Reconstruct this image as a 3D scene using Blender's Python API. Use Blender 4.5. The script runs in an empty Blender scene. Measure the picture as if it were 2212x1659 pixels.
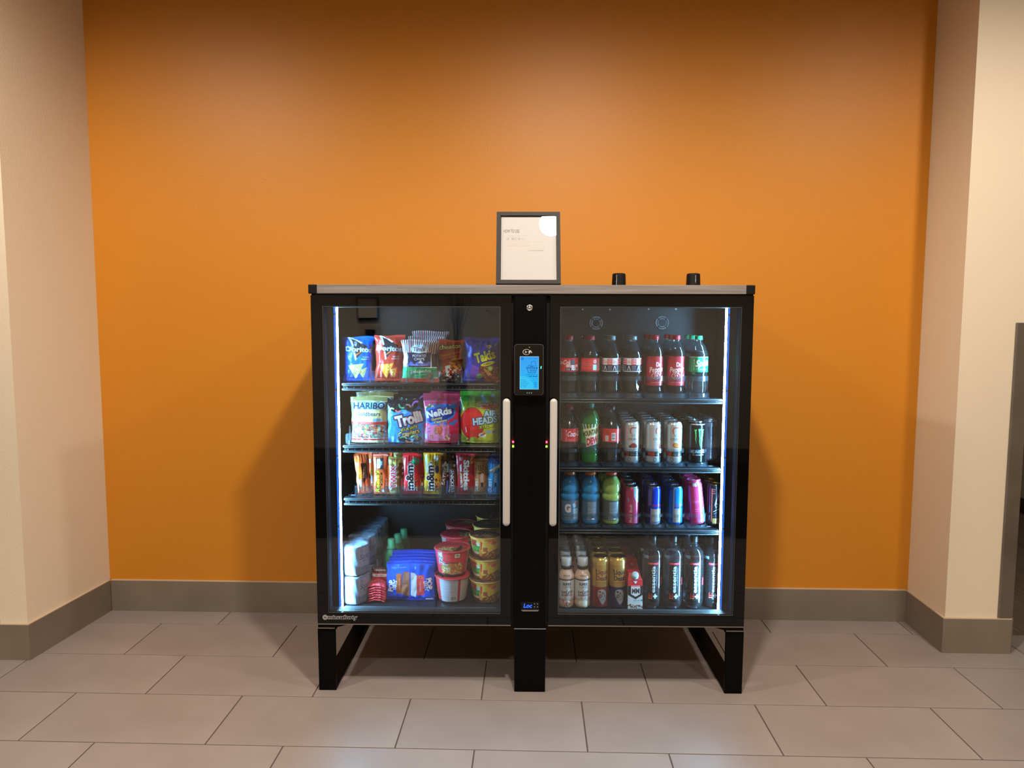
import bpy, bmesh, math, random
import numpy as np
from mathutils import Vector, Matrix

# ------------------------------------------------------------------ camera, world, exposure
scene = bpy.context.scene
COL = scene.collection
PI = math.pi


def setup_camera():
    pos = (0.0729, -2.4613, 1.3548)
    yaw, pitch, roll, f = -0.0294, -0.0877, 0.0022, 1549.3
    cy, sy, cp, sp = math.cos(yaw), math.sin(yaw), math.cos(pitch), math.sin(pitch)
    fw = Vector((sy * cp, cy * cp, sp))
    r0 = Vector((cy, -sy, 0))
    u0 = r0.cross(fw)
    cr, sr = math.cos(roll), math.sin(roll)
    r = cr * r0 + sr * u0
    u = -sr * r0 + cr * u0
    cam = bpy.data.cameras.new('camera')
    cam.sensor_width = 36
    cam.lens = f / 2212 * 36
    cam.clip_start = 0.02
    o = bpy.data.objects.new('camera', cam)
    COL.objects.link(o)
    m = Matrix((r, u, -fw)).transposed().to_4x4()
    m.translation = pos
    o.matrix_world = m
    scene.camera = o


setup_camera()
world = bpy.data.worlds.new('world')
scene.world = world
world.use_nodes = True
world.node_tree.nodes['Background'].inputs[0].default_value = (1.0, 0.86, 0.72, 1)
world.node_tree.nodes['Background'].inputs[1].default_value = 0.02
scene.view_settings.view_transform = 'Standard'
scene.view_settings.look = 'None'
scene.view_settings.exposure = 0.0
scene.view_settings.gamma = 1.0
scene.view_settings.use_curve_mapping = False
scene.cycles.transparent_max_bounces = 40
scene.cycles.max_bounces = 10
scene.cycles.diffuse_bounces = 4
scene.cycles.glossy_bounces = 4
scene.cycles.transmission_bounces = 10
scene.cycles.sample_clamp_indirect = 4.0
scene.cycles.caustics_reflective = False
scene.cycles.caustics_refractive = False

LAMP_COLOR = (1.0, 0.88, 0.74)
LAMP_ENERGY = 147.0
LED_STRENGTH = 260.0
CEIL = 3.0


# ------------------------------------------------------------------ helpers: colour and materials
def lin(c):
    if isinstance(c, str):
        c = c.lstrip('#')
        if len(c) == 3:
            c = ''.join(k * 2 for k in c)
        c = [int(c[i:i + 2], 16) / 255 for i in (0, 2, 4)]
    return tuple(((v / 12.92) if v <= 0.04045 else ((v + 0.055) / 1.055) ** 2.4) for v in c)


def srgb(c):
    c = c.lstrip('#')
    if len(c) == 3:
        c = ''.join(k * 2 for k in c)
    return np.array([int(c[i:i + 2], 16) / 255 for i in (0, 2, 4)], dtype=np.float32)


def new_mat(name):
    m = bpy.data.materials.new(name)
    m.use_nodes = True
    nt = m.node_tree
    nt.nodes.clear()
    out = nt.nodes.new('ShaderNodeOutputMaterial')
    return m, nt, out


def N(nt, kind, **kw):
    n = nt.nodes.new(kind)
    for k, v in kw.items():
        if k in n.inputs:
            n.inputs[k].default_value = v
        else:
            setattr(n, k, v)
    return n


def pbr(name, color, rough=0.5, metal=0.0, ior=1.5, noise=None, noise_scale=20, bump=0.0, bump_scale=200, bump_dist=0.001,
        coat=0.0, spec=None, attr=False, stretch=None, rvar=0.0):
    """Principled material; noise = second colour mixed by a noise texture; attr = colour from the printed artwork."""
    m, nt, out = new_mat(name)
    b = N(nt, 'ShaderNodeBsdfPrincipled')
    b.inputs['Roughness'].default_value = rough
    b.inputs['Metallic'].default_value = metal
    b.inputs['IOR'].default_value = ior
    b.inputs['Coat Weight'].default_value = coat
    b.inputs['Coat Roughness'].default_value = 0.08
    tc = N(nt, 'ShaderNodeTexCoord')
    src = tc.outputs['Object']
    if stretch:
        mp = N(nt, 'ShaderNodeMapping')
        mp.inputs['Scale'].default_value = stretch
        nt.links.new(src, mp.inputs['Vector'])
        src = mp.outputs['Vector']
    if attr:
        a = N(nt, 'ShaderNodeAttribute')
        a.attribute_name = 'print'
        nt.links.new(a.outputs['Color'], b.inputs['Base Color'])
    elif noise is not None:
        nz = N(nt, 'ShaderNodeTexNoise')
        nz.inputs['Scale'].default_value = noise_scale
        nz.inputs['Detail'].default_value = 6
        nt.links.new(src, nz.inputs['Vector'])
        rp = N(nt, 'ShaderNodeValToRGB')
        rp.color_ramp.elements[0].position = 0.3
        rp.color_ramp.elements[1].position = 0.7
        rp.color_ramp.elements[0].color = (*lin(color), 1)
        rp.color_ramp.elements[1].color = (*lin(noise), 1)
        nt.links.new(nz.outputs['Fac'], rp.inputs['Fac'])
        nt.links.new(rp.outputs['Color'], b.inputs['Base Color'])
        if rvar:
            mr = N(nt, 'ShaderNodeMapRange')
            mr.inputs['To Min'].default_value = rough - rvar
            mr.inputs['To Max'].default_value = rough + rvar
            nt.links.new(nz.outputs['Fac'], mr.inputs['Value'])
            nt.links.new(mr.outputs['Result'], b.inputs['Roughness'])
    else:
        b.inputs['Base Color'].default_value = (*lin(color), 1)
    if bump:
        nb = N(nt, 'ShaderNodeTexNoise')
        nb.inputs['Scale'].default_value = bump_scale
        nb.inputs['Detail'].default_value = 3
        nt.links.new(src, nb.inputs['Vector'])
        bp = N(nt, 'ShaderNodeBump')
        bp.inputs['Strength'].default_value = bump
        bp.inputs['Distance'].default_value = bump_dist
        nt.links.new(nb.outputs['Fac'], bp.inputs['Height'])
        nt.links.new(bp.outputs['Normal'], b.inputs['Normal'])
    nt.links.new(b.outputs[0], out.inputs[0])
    return m


def clear_mat(name, tint='#ffffff', ior=1.5, rough=0.0, body=0.0, bodycol='#ffffff', power=1.0):
    """Thin clear sheet: see-through with Fresnel reflection, optionally a little milky."""
    m, nt, out = new_mat(name)
    tr = N(nt, 'ShaderNodeBsdfTransparent')
    tr.inputs[0].default_value = (*lin(tint), 1)
    gl = N(nt, 'ShaderNodeBsdfGlossy')
    gl.inputs['Roughness'].default_value = rough
    fr = N(nt, 'ShaderNodeFresnel')
    fr.inputs['IOR'].default_value = ior
    geo = N(nt, 'ShaderNodeNewGeometry')
    # same Fresnel from either side of the sheet
    inv = N(nt, 'ShaderNodeMath', operation='DIVIDE')
    inv.inputs[0].default_value = 1.0
    inv.inputs[1].default_value = ior
    mxv = N(nt, 'ShaderNodeMix')
    mxv.data_type = 'FLOAT'
    nt.links.new(geo.outputs['Backfacing'], mxv.inputs[0])
    mxv.inputs[2].default_value = ior
    nt.links.new(inv.outputs[0], mxv.inputs[3])
    mx = N(nt, 'ShaderNodeMixShader')
    lw = N(nt, 'ShaderNodeLayerWeight')
    # Schlick from the facing weight
    f0 = ((ior - 1) / (ior + 1)) ** 2
    pw = N(nt, 'ShaderNodeMath', operation='POWER')
    lw.inputs['Blend'].default_value = 0.5
    nt.links.new(lw.outputs['Facing'], pw.inputs[0])
    pw.inputs[1].default_value = 4.0
    mr = N(nt, 'ShaderNodeMapRange')
    mr.inputs['To Min'].default_value = f0
    mr.inputs['To Max'].default_value = 0.9
    nt.links.new(pw.outputs[0], mr.inputs['Value'])
    nt.links.new(mr.outputs['Result'], mx.inputs[0])
    base = tr.outputs[0]
    if body:
        df = N(nt, 'ShaderNodeBsdfDiffuse')
        df.inputs[0].default_value = (*lin(bodycol), 1)
        m2 = N(nt, 'ShaderNodeMixShader')
        m2.inputs[0].default_value = body
        nt.links.new(base, m2.inputs[1])
        nt.links.new(df.outputs[0], m2.inputs[2])
        base = m2.outputs[0]
    nt.links.new(base, mx.inputs[1])
    nt.links.new(gl.outputs[0], mx.inputs[2])
    nt.links.new(mx.outputs[0], out.inputs[0])
    for n in (fr, geo, inv, mxv):
        nt.nodes.remove(n)
    return m


def emit_mat(name, color, strength, attr=False):
    m, nt, out = new_mat(name)
    e = N(nt, 'ShaderNodeEmission')
    e.inputs[0].default_value = (*color, 1)
    e.inputs[1].default_value = strength
    if attr:
        a = N(nt, 'ShaderNodeAttribute')
        a.attribute_name = 'print'
        nt.links.new(a.outputs['Color'], e.inputs[0])
    nt.links.new(e.outputs[0], out.inputs[0])
    return m


# ------------------------------------------------------------------ helpers: objects
def tag(o, label=None, cat=None, group=None, kind=None):
    if label:
        o['label'] = label
    if cat:
        o['category'] = cat
    if group:
        o['group'] = group
    if kind:
        o['kind'] = kind
    return o


def empty(name, loc=(0, 0, 0), rot=(0, 0, 0)):
    o = bpy.data.objects.new(name, None)
    o.empty_display_size = 0.05
    COL.objects.link(o)
    o.location = loc
    o.rotation_euler = rot
    return o


def link(name, me, mat=None, parent=None, loc=None, rot=None):
    o = bpy.data.objects.new(name, me)
    if mat is not None:
        if not me.materials:
            me.materials.append(mat)
        elif me.materials[0] is not mat:
            me.materials[0] = mat
    COL.objects.link(o)
    if parent is not None:
        o.parent = parent
    if loc is not None:
        o.location = loc
    if rot is not None:
        o.rotation_euler = rot
    return o


def copy_tree(o, parent=None):
    c = o.copy()
    COL.objects.link(c)
    c.parent = parent
    for ch in list(o.children):
        copy_tree(ch, c)
    return c


# local frame of the machine: x along its front, y into it, z up
TH = 0.01661
OX, OY = 0.0, 0.0585


def W(x, y, z):
    c, s = math.cos(TH), math.sin(TH)
    return (OX + c * x - s * y, OY + s * x + c * y, z)


class MB:
    """Collects boxes, cylinders and prisms and builds them as one mesh object."""

    def __init__(s):
        s.v = []
        s.f = []

    def add(s, vs, fs):
        k = len(s.v)
        s.v += [tuple(v) for v in vs]
        s.f += [tuple(i + k for i in f) for f in fs]
        return s

    def box(s, x0, x1, y0, y1, z0, z1):
        return s.add([(x0, y0, z0), (x1, y0, z0), (x1, y1, z0), (x0, y1, z0), (x0, y0, z1), (x1, y0, z1), (x1, y1, z1), (x0, y1, z1)],
                     [(0, 3, 2, 1), (4, 5, 6, 7), (0, 1, 5, 4), (1, 2, 6, 5), (2, 3, 7, 6), (3, 0, 4, 7)])

    def prism(s, pts, y0, y1):
        """Polygon in x,z (counter-clockwise seen from -y) extruded along y."""
        n = len(pts)
        vs = [(p[0], y0, p[1]) for p in pts] + [(p[0], y1, p[1]) for p in pts]
        fs = [tuple(range(n)), tuple(range(2 * n - 1, n - 1, -1))] + [(i, i + n, (i + 1) % n + n, (i + 1) % n) for i in range(n)]
        return s.add(vs, fs)

    def prism_x(s, pts, x0, x1):
        n = len(pts)
        vs = [(x0, p[0], p[1]) for p in pts] + [(x1, p[0], p[1]) for p in pts]
        fs = [tuple(range(n - 1, -1, -1)), tuple(range(n, 2 * n))] + [(i, (i + 1) % n, (i + 1) % n + n, i + n) for i in range(n)]
        return s.add(vs, fs)

    def tube(s, p0, p1, r, n=8):
        p0, p1 = Vector(p0), Vector(p1)
        d = (p1 - p0).normalized()
        a = d.orthogonal().normalized()
        b = d.cross(a)
        vs = []
        for p in (p0, p1):
            for i in range(n):
                t = 2 * PI * i / n
                vs.append(p + r * (math.cos(t) * a + math.sin(t) * b))
        fs = [tuple(range(n - 1, -1, -1)), tuple(range(n, 2 * n))] + [(i, (i + 1) % n, (i + 1) % n + n, i + n) for i in range(n)]
        return s.add(vs, fs)

    def path(s, pts, r, n=8):
        for a, b in zip(pts[:-1], pts[1:]):
            s.tube(a, b, r, n)
        return s

    def build(s, name, mat=None, parent=None, bevel=0.0, seg=2, smooth=False, loc=None, rot=None):
        me = bpy.data.meshes.new(name)
        me.from_pydata(s.v, [], s.f)
        if bevel:
            bm = bmesh.new()
            bm.from_mesh(me)
            bmesh.ops.remove_doubles(bm, verts=bm.verts, dist=1e-6)
            bmesh.ops.bevel(bm, geom=list(bm.edges), offset=bevel, segments=seg, profile=0.6, affect='EDGES', clamp_overlap=True)
            bm.to_mesh(me)
            bm.free()
        if smooth:
            me.shade_smooth()
        me.update()
        return link(name, me, mat, parent, loc, rot)


def np_mesh(name, verts, quads, smooth=True, colors=None):
    me = bpy.data.meshes.new(name)
    nv, nf = len(verts), len(quads)
    me.vertices.add(nv)
    me.vertices.foreach_set('co', np.ascontiguousarray(verts, dtype=np.float32).ravel())
    me.loops.add(nf * 4)
    me.loops.foreach_set('vertex_index', np.ascontiguousarray(quads, dtype=np.int32).ravel())
    me.polygons.add(nf)
    me.polygons.foreach_set('loop_start', np.arange(0, nf * 4, 4, dtype=np.int32))
    me.polygons.foreach_set('use_smooth', np.full(nf, bool(smooth)))
    me.update(calc_edges=True)
    if colors is not None:
        ca = me.color_attributes.new('print', 'FLOAT_COLOR', 'POINT')
        c4 = np.ones((nv, 4), dtype=np.float32)
        c4[:, :3] = colors
        ca.data.foreach_set('color', c4.ravel())
    return me


def grid_faces(ny, nx, k=0):
    i = np.arange(ny - 1)[:, None] * nx + np.arange(nx - 1)[None, :] + k
    i = i.ravel()
    return np.stack([i, i + 1, i + nx + 1, i + nx], 1)


def lathe(name, prof, mat, parent=None, seg=32, flute=None, loc=None, cap=True):
    """prof: list of (r, z) in mm from bottom to top; flute: (count, depth_mm, z0, z1)."""
    prof = np.array(prof, dtype=float)
    a = np.linspace(0, 2 * PI, seg, endpoint=False)
    R = prof[:, 0][:, None] * np.ones(seg)[None, :]
    Z = prof[:, 1][:, None] * np.ones(seg)[None, :]
    if flute:
        n, d, z0, z1 = flute
        k = np.clip(np.minimum(Z - z0, z1 - Z) / max(1e-6, (z1 - z0) * 0.15), 0, 1)
        R = R - d * k * (0.5 + 0.5 * np.cos(n * a)[None, :])
    V = np.stack([R * np.cos(a), R * np.sin(a), Z], 2).reshape(-1, 3) / 1000
    ny = len(prof)
    r = np.arange(ny - 1)[:, None] * seg
    c = np.arange(seg)[None, :]
    c2 = (c + 1) % seg
    F = np.stack([r + c, r + c2, r + seg + c2, r + seg + c], 2).reshape(-1, 4)
    me = np_mesh(name, V, F)
    return link(name, me, mat, parent, loc)


def smooth_prof(pts, n=5):
    """Catmull-Rom through the points; points given as (r, z) with an optional 's' mark keep a sharp corner."""
    out = []
    P = [np.array(p[:2], float) for p in pts]
    for i in range(len(P) - 1):
        a = P[max(i - 1, 0)] if len(pts[i]) < 3 else P[i]
        d = P[min(i + 2, len(P) - 1)] if len(pts[i + 1]) < 3 else P[i + 1]
        b, c = P[i], P[i + 1]
        for k in range(n):
            t = k / n
            q = 0.5 * ((2 * b) + (-a + c) * t + (2 * a - 5 * b + 4 * c - d) * t * t + (-a + 3 * b - 3 * c + d) * t ** 3)
            out.append((max(q[0], 0), q[1]))
    out.append(tuple(P[-1]))
    return out


# ------------------------------------------------------------------ printed artwork, rasterised onto the vertices of a grid
_glyph = {}
_cap = []


def text_tris(s, bold=0.0):
    key = (s, bold)
    if key in _glyph:
        return _glyph[key]
    cu = bpy.data.curves.new('t', 'FONT')
    cu.body = s
    cu.size = 1.0
    cu.offset = bold * 0.42
    cu.resolution_u = 3
    o = bpy.data.objects.new('t', cu)
    COL.objects.link(o)
    dg = bpy.context.evaluated_depsgraph_get()
    dg.update()
    me = o.evaluated_get(dg).to_mesh()
    me.calc_loop_triangles()
    co = np.zeros(len(me.vertices) * 3)
    me.vertices.foreach_get('co', co)
    co = co.reshape(-1, 3)[:, :2]
    ti = np.zeros(len(me.loop_triangles) * 3, dtype=np.int32)
    me.loop_triangles.foreach_get('vertices', ti)
    T = co[ti.reshape(-1, 3)]
    bpy.data.objects.remove(o)
    bpy.data.curves.remove(cu)
    if len(T):
        e1, e2 = T[:, 1] - T[:, 0], T[:, 2] - T[:, 0]
        neg = (e1[:, 0] * e2[:, 1] - e1[:, 1] * e2[:, 0]) < 0
        T[neg] = T[neg][:, ::-1]
    _glyph[key] = T
    return T


def cap_height():
    if not _cap:
        T = text_tris('H')
        _cap.append(T[..., 1].max())
    return _cap[0]


class Art:
    S = 2
    gain = 1.4          # photographed print colours to paint reflectance

    def __init__(s, w, h, bg='#ffffff', res=0.9):
        s.w, s.h, s.res = w, h, res
        s.nx, s.ny = max(2, int(round(w * res)) + 1), max(2, int(round(h * res)) + 1)
        s.kx, s.ky = s.nx * s.S / w, s.ny * s.S / h
        s.c = np.empty((s.ny * s.S, s.nx * s.S, 3), dtype=np.float32)
        s.c[:] = srgb(bg)

    def mask(s, polys):
        A, B = [], []
        for p in polys:
            p = np.asarray(p, float) * (s.kx, s.ky)
            A.append(p)
            B.append(np.roll(p, -1, 0))
        return s._wind(np.concatenate(A), np.concatenate(B))

    def put(s, m, c, out=None, ow=0.0):
        if out is not None and ow > 0:
            r = max(1, int(round(ow * s.kx)))
            d = m.copy()
            for dx in range(-r, r + 1):
                for dy in range(-r, r + 1):
                    if dx * dx + dy * dy <= r * r + 0.5:
                        q = np.zeros_like(m)
                        H, Wd = m.shape
                        q[max(0, dy):H + min(0, dy), max(0, dx):Wd + min(0, dx)] = m[max(0, -dy):H + min(0, -dy), max(0, -dx):Wd + min(0, -dx)]
                        d |= q
            s.c[d] = srgb(out)
        if c is not None:
            s.c[m] = srgb(c)
        return s

    def rect(s, x0, y0, x1, y1, c):
        H, Wd = s.c.shape[:2]
        a, b = [min(max(int(math.ceil(v * s.kx - 0.5)), 0), Wd) for v in (x0, x1)]
        d, e = [min(max(int(math.ceil(v * s.ky - 0.5)), 0), H) for v in (y0, y1)]
        s.c[d:e, a:b] = srgb(c)
        return s

    def poly(s, pts, c, out=None, ow=0):
        return s.put(s.mask([pts]), c, out, ow)

    def ell(s, cx, cy, rx, ry, c, rot=0, out=None, ow=0, a0=0, a1=360, n=40):
        t = np.radians(np.linspace(a0, a1, n))
        p = np.stack([rx * np.cos(t), ry * np.sin(t)], 1)
        k = math.radians(rot)
        p = p @ np.array([[math.cos(k), math.sin(k)], [-math.sin(k), math.cos(k)]]) + (cx, cy)
        return s.put(s.mask([p]), c, out, ow)

    def line(s, pts, wd, c):
        for (x0, y0), (x1, y1) in zip(pts[:-1], pts[1:]):
            L = math.hypot(x1 - x0, y1 - y0) or 1
            nx, ny = -(y1 - y0) / L * wd / 2, (x1 - x0) / L * wd / 2
            s.poly([(x0 + nx, y0 + ny), (x0 - nx, y0 - ny), (x1 - nx, y1 - ny), (x1 + nx, y1 + ny)], c)
        return s

    def arc(s, cx, cy, r, a0, a1, wd, c, n=16, ry=None):
        t = np.radians(np.linspace(a0, a1, n))
        ry = ry or r
        return s.line([(cx + r * math.cos(k), cy + ry * math.sin(k)) for k in t], wd, c)

    def text(s, st, cx, cy, h, c, w=None, rot=0, shear=0, bold=0.02, out=None, ow=0, curve=0):
        """Centre of the lettering at cx, cy; h cap height, w total width, all in mm."""
        T = text_tris(st, bold).copy()
        if not len(T):
            return s
        ch = cap_height()
        x0, x1 = T[..., 0].min(), T[..., 0].max()
        k = h / ch
        kx = k if w is None else w / (x1 - x0)
        X = (T[..., 0] - (x0 + x1) / 2) * kx
        Y = (T[..., 1] - ch / 2) * k
        X = X + shear * Y
        if curve:
            Y = Y + curve * (1 - (2 * X / ((x1 - x0) * kx)) ** 2)
        a = math.radians(rot)
        P = np.stack([X * math.cos(a) - Y * math.sin(a) + cx, X * math.sin(a) + Y * math.cos(a) + cy], -1)
        m = s._wind((P * (s.kx, s.ky)).reshape(-1, 2), (np.roll(P, -1, 1) * (s.kx, s.ky)).reshape(-1, 2))
        return s.put(m, c, out, ow)

    def _wind(s, A, B):
        H, Wd = s.c.shape[:2]
        up = B[:, 1] > A[:, 1]
        lo, hi = np.where(up[:, None], A, B), np.where(up[:, None], B, A)
        r0 = np.clip(np.ceil(lo[:, 1] - 0.5), 0, H).astype(int)
        r1 = np.clip(np.ceil(hi[:, 1] - 0.5), 0, H).astype(int)
        cnt = np.maximum(r1 - r0, 0)
        acc = np.zeros((H, Wd + 1), dtype=np.int32)
        if cnt.sum():
            idx = np.repeat(np.arange(len(cnt)), cnt)
            off = np.arange(cnt.sum()) - np.repeat(np.cumsum(cnt) - cnt, cnt)
            rows = r0[idx] + off
            l, h = lo[idx], hi[idx]
            xi = l[:, 0] + (rows + 0.5 - l[:, 1]) * (h[:, 0] - l[:, 0]) / (h[:, 1] - l[:, 1])
            cols = np.clip(np.ceil(xi - 0.5), 0, Wd).astype(int)
            np.add.at(acc, (rows, cols), np.where(up[idx], 1, -1))
        return np.cumsum(acc, 1)[:, :Wd] != 0

    def specks(s, x0, y0, x1, y1, cols, n, r0, r1, seed=1, squash=0.7):
        rd = random.Random(seed)
        for i in range(n):
            x, y, r = rd.uniform(x0, x1), rd.uniform(y0, y1), rd.uniform(r0, r1)
            s.ell(x, y, r, r * squash, rd.choice(cols), rot=rd.uniform(0, 180), n=9)
        return s

    def lines(s, x0, y0, x1, y1, n, c, wd=0.9, seed=3):
        """Fine print too small to read."""
        rd = random.Random(seed)
        for i in range(n):
            y = y1 - (i + 0.5) * (y1 - y0) / n
            x = x0
            while x < x1 - 1:
                L = rd.uniform(1.5, 5)
                s.rect(x, y - wd / 2, min(x + L, x1), y + wd / 2, c)
                x += L + 0.9
        return s

    def barcode(s, x0, y0, x1, y1, vertical=False, seed=2):
        s.rect(x0, y0, x1, y1, '#f4f4f2')
        rd = random.Random(seed)
        a, b = (y0, y1) if vertical else (x0, x1)
        p = a + 1.5
        while p < b - 2:
            wd = rd.choice([0.6, 1.0, 1.4])
            if vertical:
                s.rect(x0 + 1, p, x1 - 1, p + wd, '#222222')
            else:
                s.rect(p, y0 + 1, p + wd, y1 - 1, '#222222')
            p += wd + rd.choice([0.7, 1.1])
        return s

    def verts(s):
        a = s.c.reshape(s.ny, s.S, s.nx, s.S, 3).mean((1, 3))
        a = np.where(a <= 0.04045, a / 12.92, ((a + 0.055) / 1.055) ** 2.4)
        return np.clip(a * s.gain, 0, 0.92)

    def mesh(s, name, fn, r0=0, r1=None, extra=None):
        """fn(U, V) in mm -> x, y, z in m for every grid vertex, rows r0..r1 of the artwork."""
        r1 = s.ny if r1 is None else r1
        u = np.linspace(0, s.w, s.nx)
        v = np.linspace(0, s.h, s.ny)[r0:r1]
        U, V = np.meshgrid(u, v)
        X, Y, Z = fn(U, V)
        P = np.stack([X, Y, Z], -1).reshape(-1, 3)
        C = s.verts()[r0:r1].reshape(-1, 3)
        F = grid_faces(r1 - r0, s.nx)
        if extra is not None:
            P2, F2, C2 = extra
            F = np.concatenate([F, F2 + len(P)])
            P = np.concatenate([P, P2])
            C = np.concatenate([C, C2])
        return np_mesh(name, P, F, colors=C)


# ------------------------------------------------------------------ materials
M = {}
M['orange'] = pbr('orange_wall_paint', '#c57e1b', 0.46, bump=0.35, bump_scale=170, bump_dist=0.0018)
M['cream'] = pbr('cream_wall_paint', '#dfd1ba', 0.5, bump=0.35, bump_scale=150, bump_dist=0.0018)
M['ceiling'] = pbr('ceiling_paint', '#cfc6ba', 0.8)
M['tile'] = pbr('floor_tile', '#807672', 0.42, noise='#908783', noise_scale=2.2, rvar=0.05, bump=0.15, bump_scale=60, bump_dist=0.0006)
M['grout'] = pbr('grout', '#4e4038', 0.9)
M['base_tile'] = pbr('baseboard_tile', '#73685b', 0.42, noise='#7d7265', noise_scale=5)
M['caulk'] = pbr('caulk', '#b9a58e', 0.7)
M['oak'] = pbr('grey_oak_laminate', '#8b827e', 0.5, noise='#6a6360', noise_scale=1.0, stretch=(4, 60, 160), bump=0.1, bump_scale=1)
M['black'] = pbr('black_powder_coat', '#040405', 0.45, ior=1.18)
M['black_rough'] = pbr('black_plastic', '#060607', 0.55, ior=1.35)
M['black_gloss'] = pbr('black_glass_border', '#020203', 0.03, ior=1.36)
M['liner'] = pbr('cooler_liner', '#1b1d20', 0.4, noise='#202327', noise_scale=8)
M['shelf'] = pbr('black_shelf_wire', '#1d2126', 0.28, metal=0.3)
M['white_handle'] = pbr('white_handle', '#bdb6b0', 0.35)
M['steel'] = pbr('steel', '#b9b9b8', 0.28, metal=1.0)
M['dull_steel'] = pbr('corner_guard_steel', '#7c7368', 0.45, metal=0.6, noise='#6b6257', noise_scale=6)
M['glass'] = clear_mat('door_glass', '#f8fafb', ior=1.36)
M['picture_glass'] = clear_mat('picture_glass', '#ffffff', ior=1.42)
M['acrylic'] = clear_mat('clear_acrylic', '#eef4f8', ior=1.5, rough=0.04, body=0.03, bodycol='#cfe0ee')
M['pet'] = clear_mat('clear_bottle_plastic', '#f2f6f8', ior=1.57, rough=0.03, body=0.015, bodycol='#d5e2ea')
M['wrap'] = clear_mat('clear_wrap', '#ffffff', ior=1.5, rough=0.12, body=0.08, bodycol='#d8e4f0')
M['dark_trim'] = pbr('dark_brown_trim', '#3a2c22', 0.5)
M['carpet'] = pbr('striped_carpet', '#6f6454', 0.95, noise='#55493b', noise_scale=1.0, stretch=(55, 2.5, 1))
M['dark_carpet'] = pbr('dark_carpet', '#2c2824', 0.95, noise='#3a342e', noise_scale=60)
M['lobby'] = pbr('lobby_wall_paint', '#cfc2ae', 0.6)
M['hall'] = pbr('hall_paint', '#b7ad98', 0.6)
M['film'] = pbr('printed_film', '#fff', 0.19, attr=True, bump=0.9, bump_scale=38, bump_dist=0.006)
M['film_matte'] = pbr('printed_matte_film', '#fff', 0.4, attr=True, bump=0.8, bump_scale=40, bump_dist=0.004)
M['can'] = pbr('printed_can', '#fff', 0.24, metal=0.55, attr=True)
M['label'] = pbr('printed_label', '#fff', 0.3, attr=True, coat=0.3)
M['paper'] = pbr('printed_paper', '#fff', 0.6, attr=True)
M['screen'] = emit_mat('lit_screen', (1, 1, 1), 1.0, attr=True)
M['alu'] = pbr('can_aluminium', '#c9ccd0', 0.22, metal=1.0)
M['gold_alu'] = pbr('gold_can_aluminium', '#c29a45', 0.25, metal=1.0)


def cap_mat(name, c, rough=0.35):
    M[name] = pbr(name, c, rough)
    return M[name]


for n_, c_ in dict(red_cap='#c5202b', silver_cap='#8f979c', green_cap='#0d9a63', dark_red_cap='#8e1226', black_cap='#141416', teal_cap='#08705a',
                   orange_cap='#d4691f', red_orange_cap='#d3502c', white_cap='#d9dde2').items():
    cap_mat(n_, c_)
M['cola'] = pbr('cola', '#0c0706', 0.06)
M['cola'].node_tree.nodes['Principled BSDF'].inputs['Coat Weight'].default_value = 0.0
M['blue_drink'] = pbr('blue_drink', '#2fa0dc', 0.12)
M['lime_drink'] = pbr('lime_drink', '#bcd468', 0.12)
M['green_soda'] = pbr('green_soda', '#1f7a22', 0.08)
M['water'] = None


def water_mat():
    m, nt, out = new_mat('water')
    g = N(nt, 'ShaderNodeBsdfPrincipled')
    g.inputs['Base Color'].default_value = (0.93, 0.97, 1, 1)
    g.inputs['Roughness'].default_value = 0.0
    g.inputs['IOR'].default_value = 1.33
    g.inputs['Transmission Weight'].default_value = 1.0
    nt.links.new(g.outputs[0], out.inputs[0])
    return m


M['water'] = water_mat()

# ------------------------------------------------------------------ ceiling lamps (row in front of the machine, row above the viewer)
mt_lamp = emit_mat('lamp_diffuser', (1.0, 0.86, 0.70), 14.0)
M['lamp_trim'] = pbr('lamp_trim', '#d8d4cc', 0.5)


def downlight(x, y, label, power=1.0, cone=168, blend=0.6):
    t = tag(empty('ceiling_downlight', (x, y, CEIL)), label, 'ceiling light', 'round recessed ceiling downlights')
    lathe('trim_ring', [(78, -6), (98, -6), (98, 0.5), (78, 0.5), (78, -6)], M['lamp_trim'], t, 40)
    lathe('reflector', [(78, 0), (66, 30), (56, 51)], M['lamp_trim'], t, 40)
    lathe('diffuser', [(56, 50), (28, 49.5), (0.5, 49.5)], mt_lamp, t, 32)
    l = bpy.data.lights.new('lamp', 'SPOT')
    l.energy = LAMP_ENERGY * power
    l.color = LAMP_COLOR
    l.spot_size = math.radians(cone)
    l.spot_blend = blend
    l.shadow_soft_size = 0.07
    o = bpy.data.objects.new('lamp', l)
    COL.objects.link(o)
    o.parent = t
    o.location = (0, 0, -0.012)
    return t


downlight(0.24, -1.11, 'round recessed ceiling downlight right in front of the cooler, mirrored in the picture frame', 1.6)
downlight(-1.75, -0.90, 'round recessed ceiling downlight by the left wall, in line with the middle one')
downlight(1.95, -0.90, 'round recessed ceiling downlight by the right column, in line with the middle one', 0.75)
downlight(0.10, -2.75, 'round recessed ceiling downlight above the viewer, second from the cooler', 1.3, 142, 1.0)
downlight(-1.75, -2.75, 'round recessed ceiling downlight above the left of the viewer', 1.9, 112, 0.7)
downlight(1.95, -2.75, 'round recessed ceiling downlight above the right of the viewer', 1.6, 112, 0.7)


# ------------------------------------------------------------------ the setting
def struct(o):
    o['kind'] = 'structure'
    return o


WY = 0.7467
struct(MB().box(-1.905, 1.775, WY, WY + 0.1, 0, CEIL).build('wall_back', M['orange']))
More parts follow.
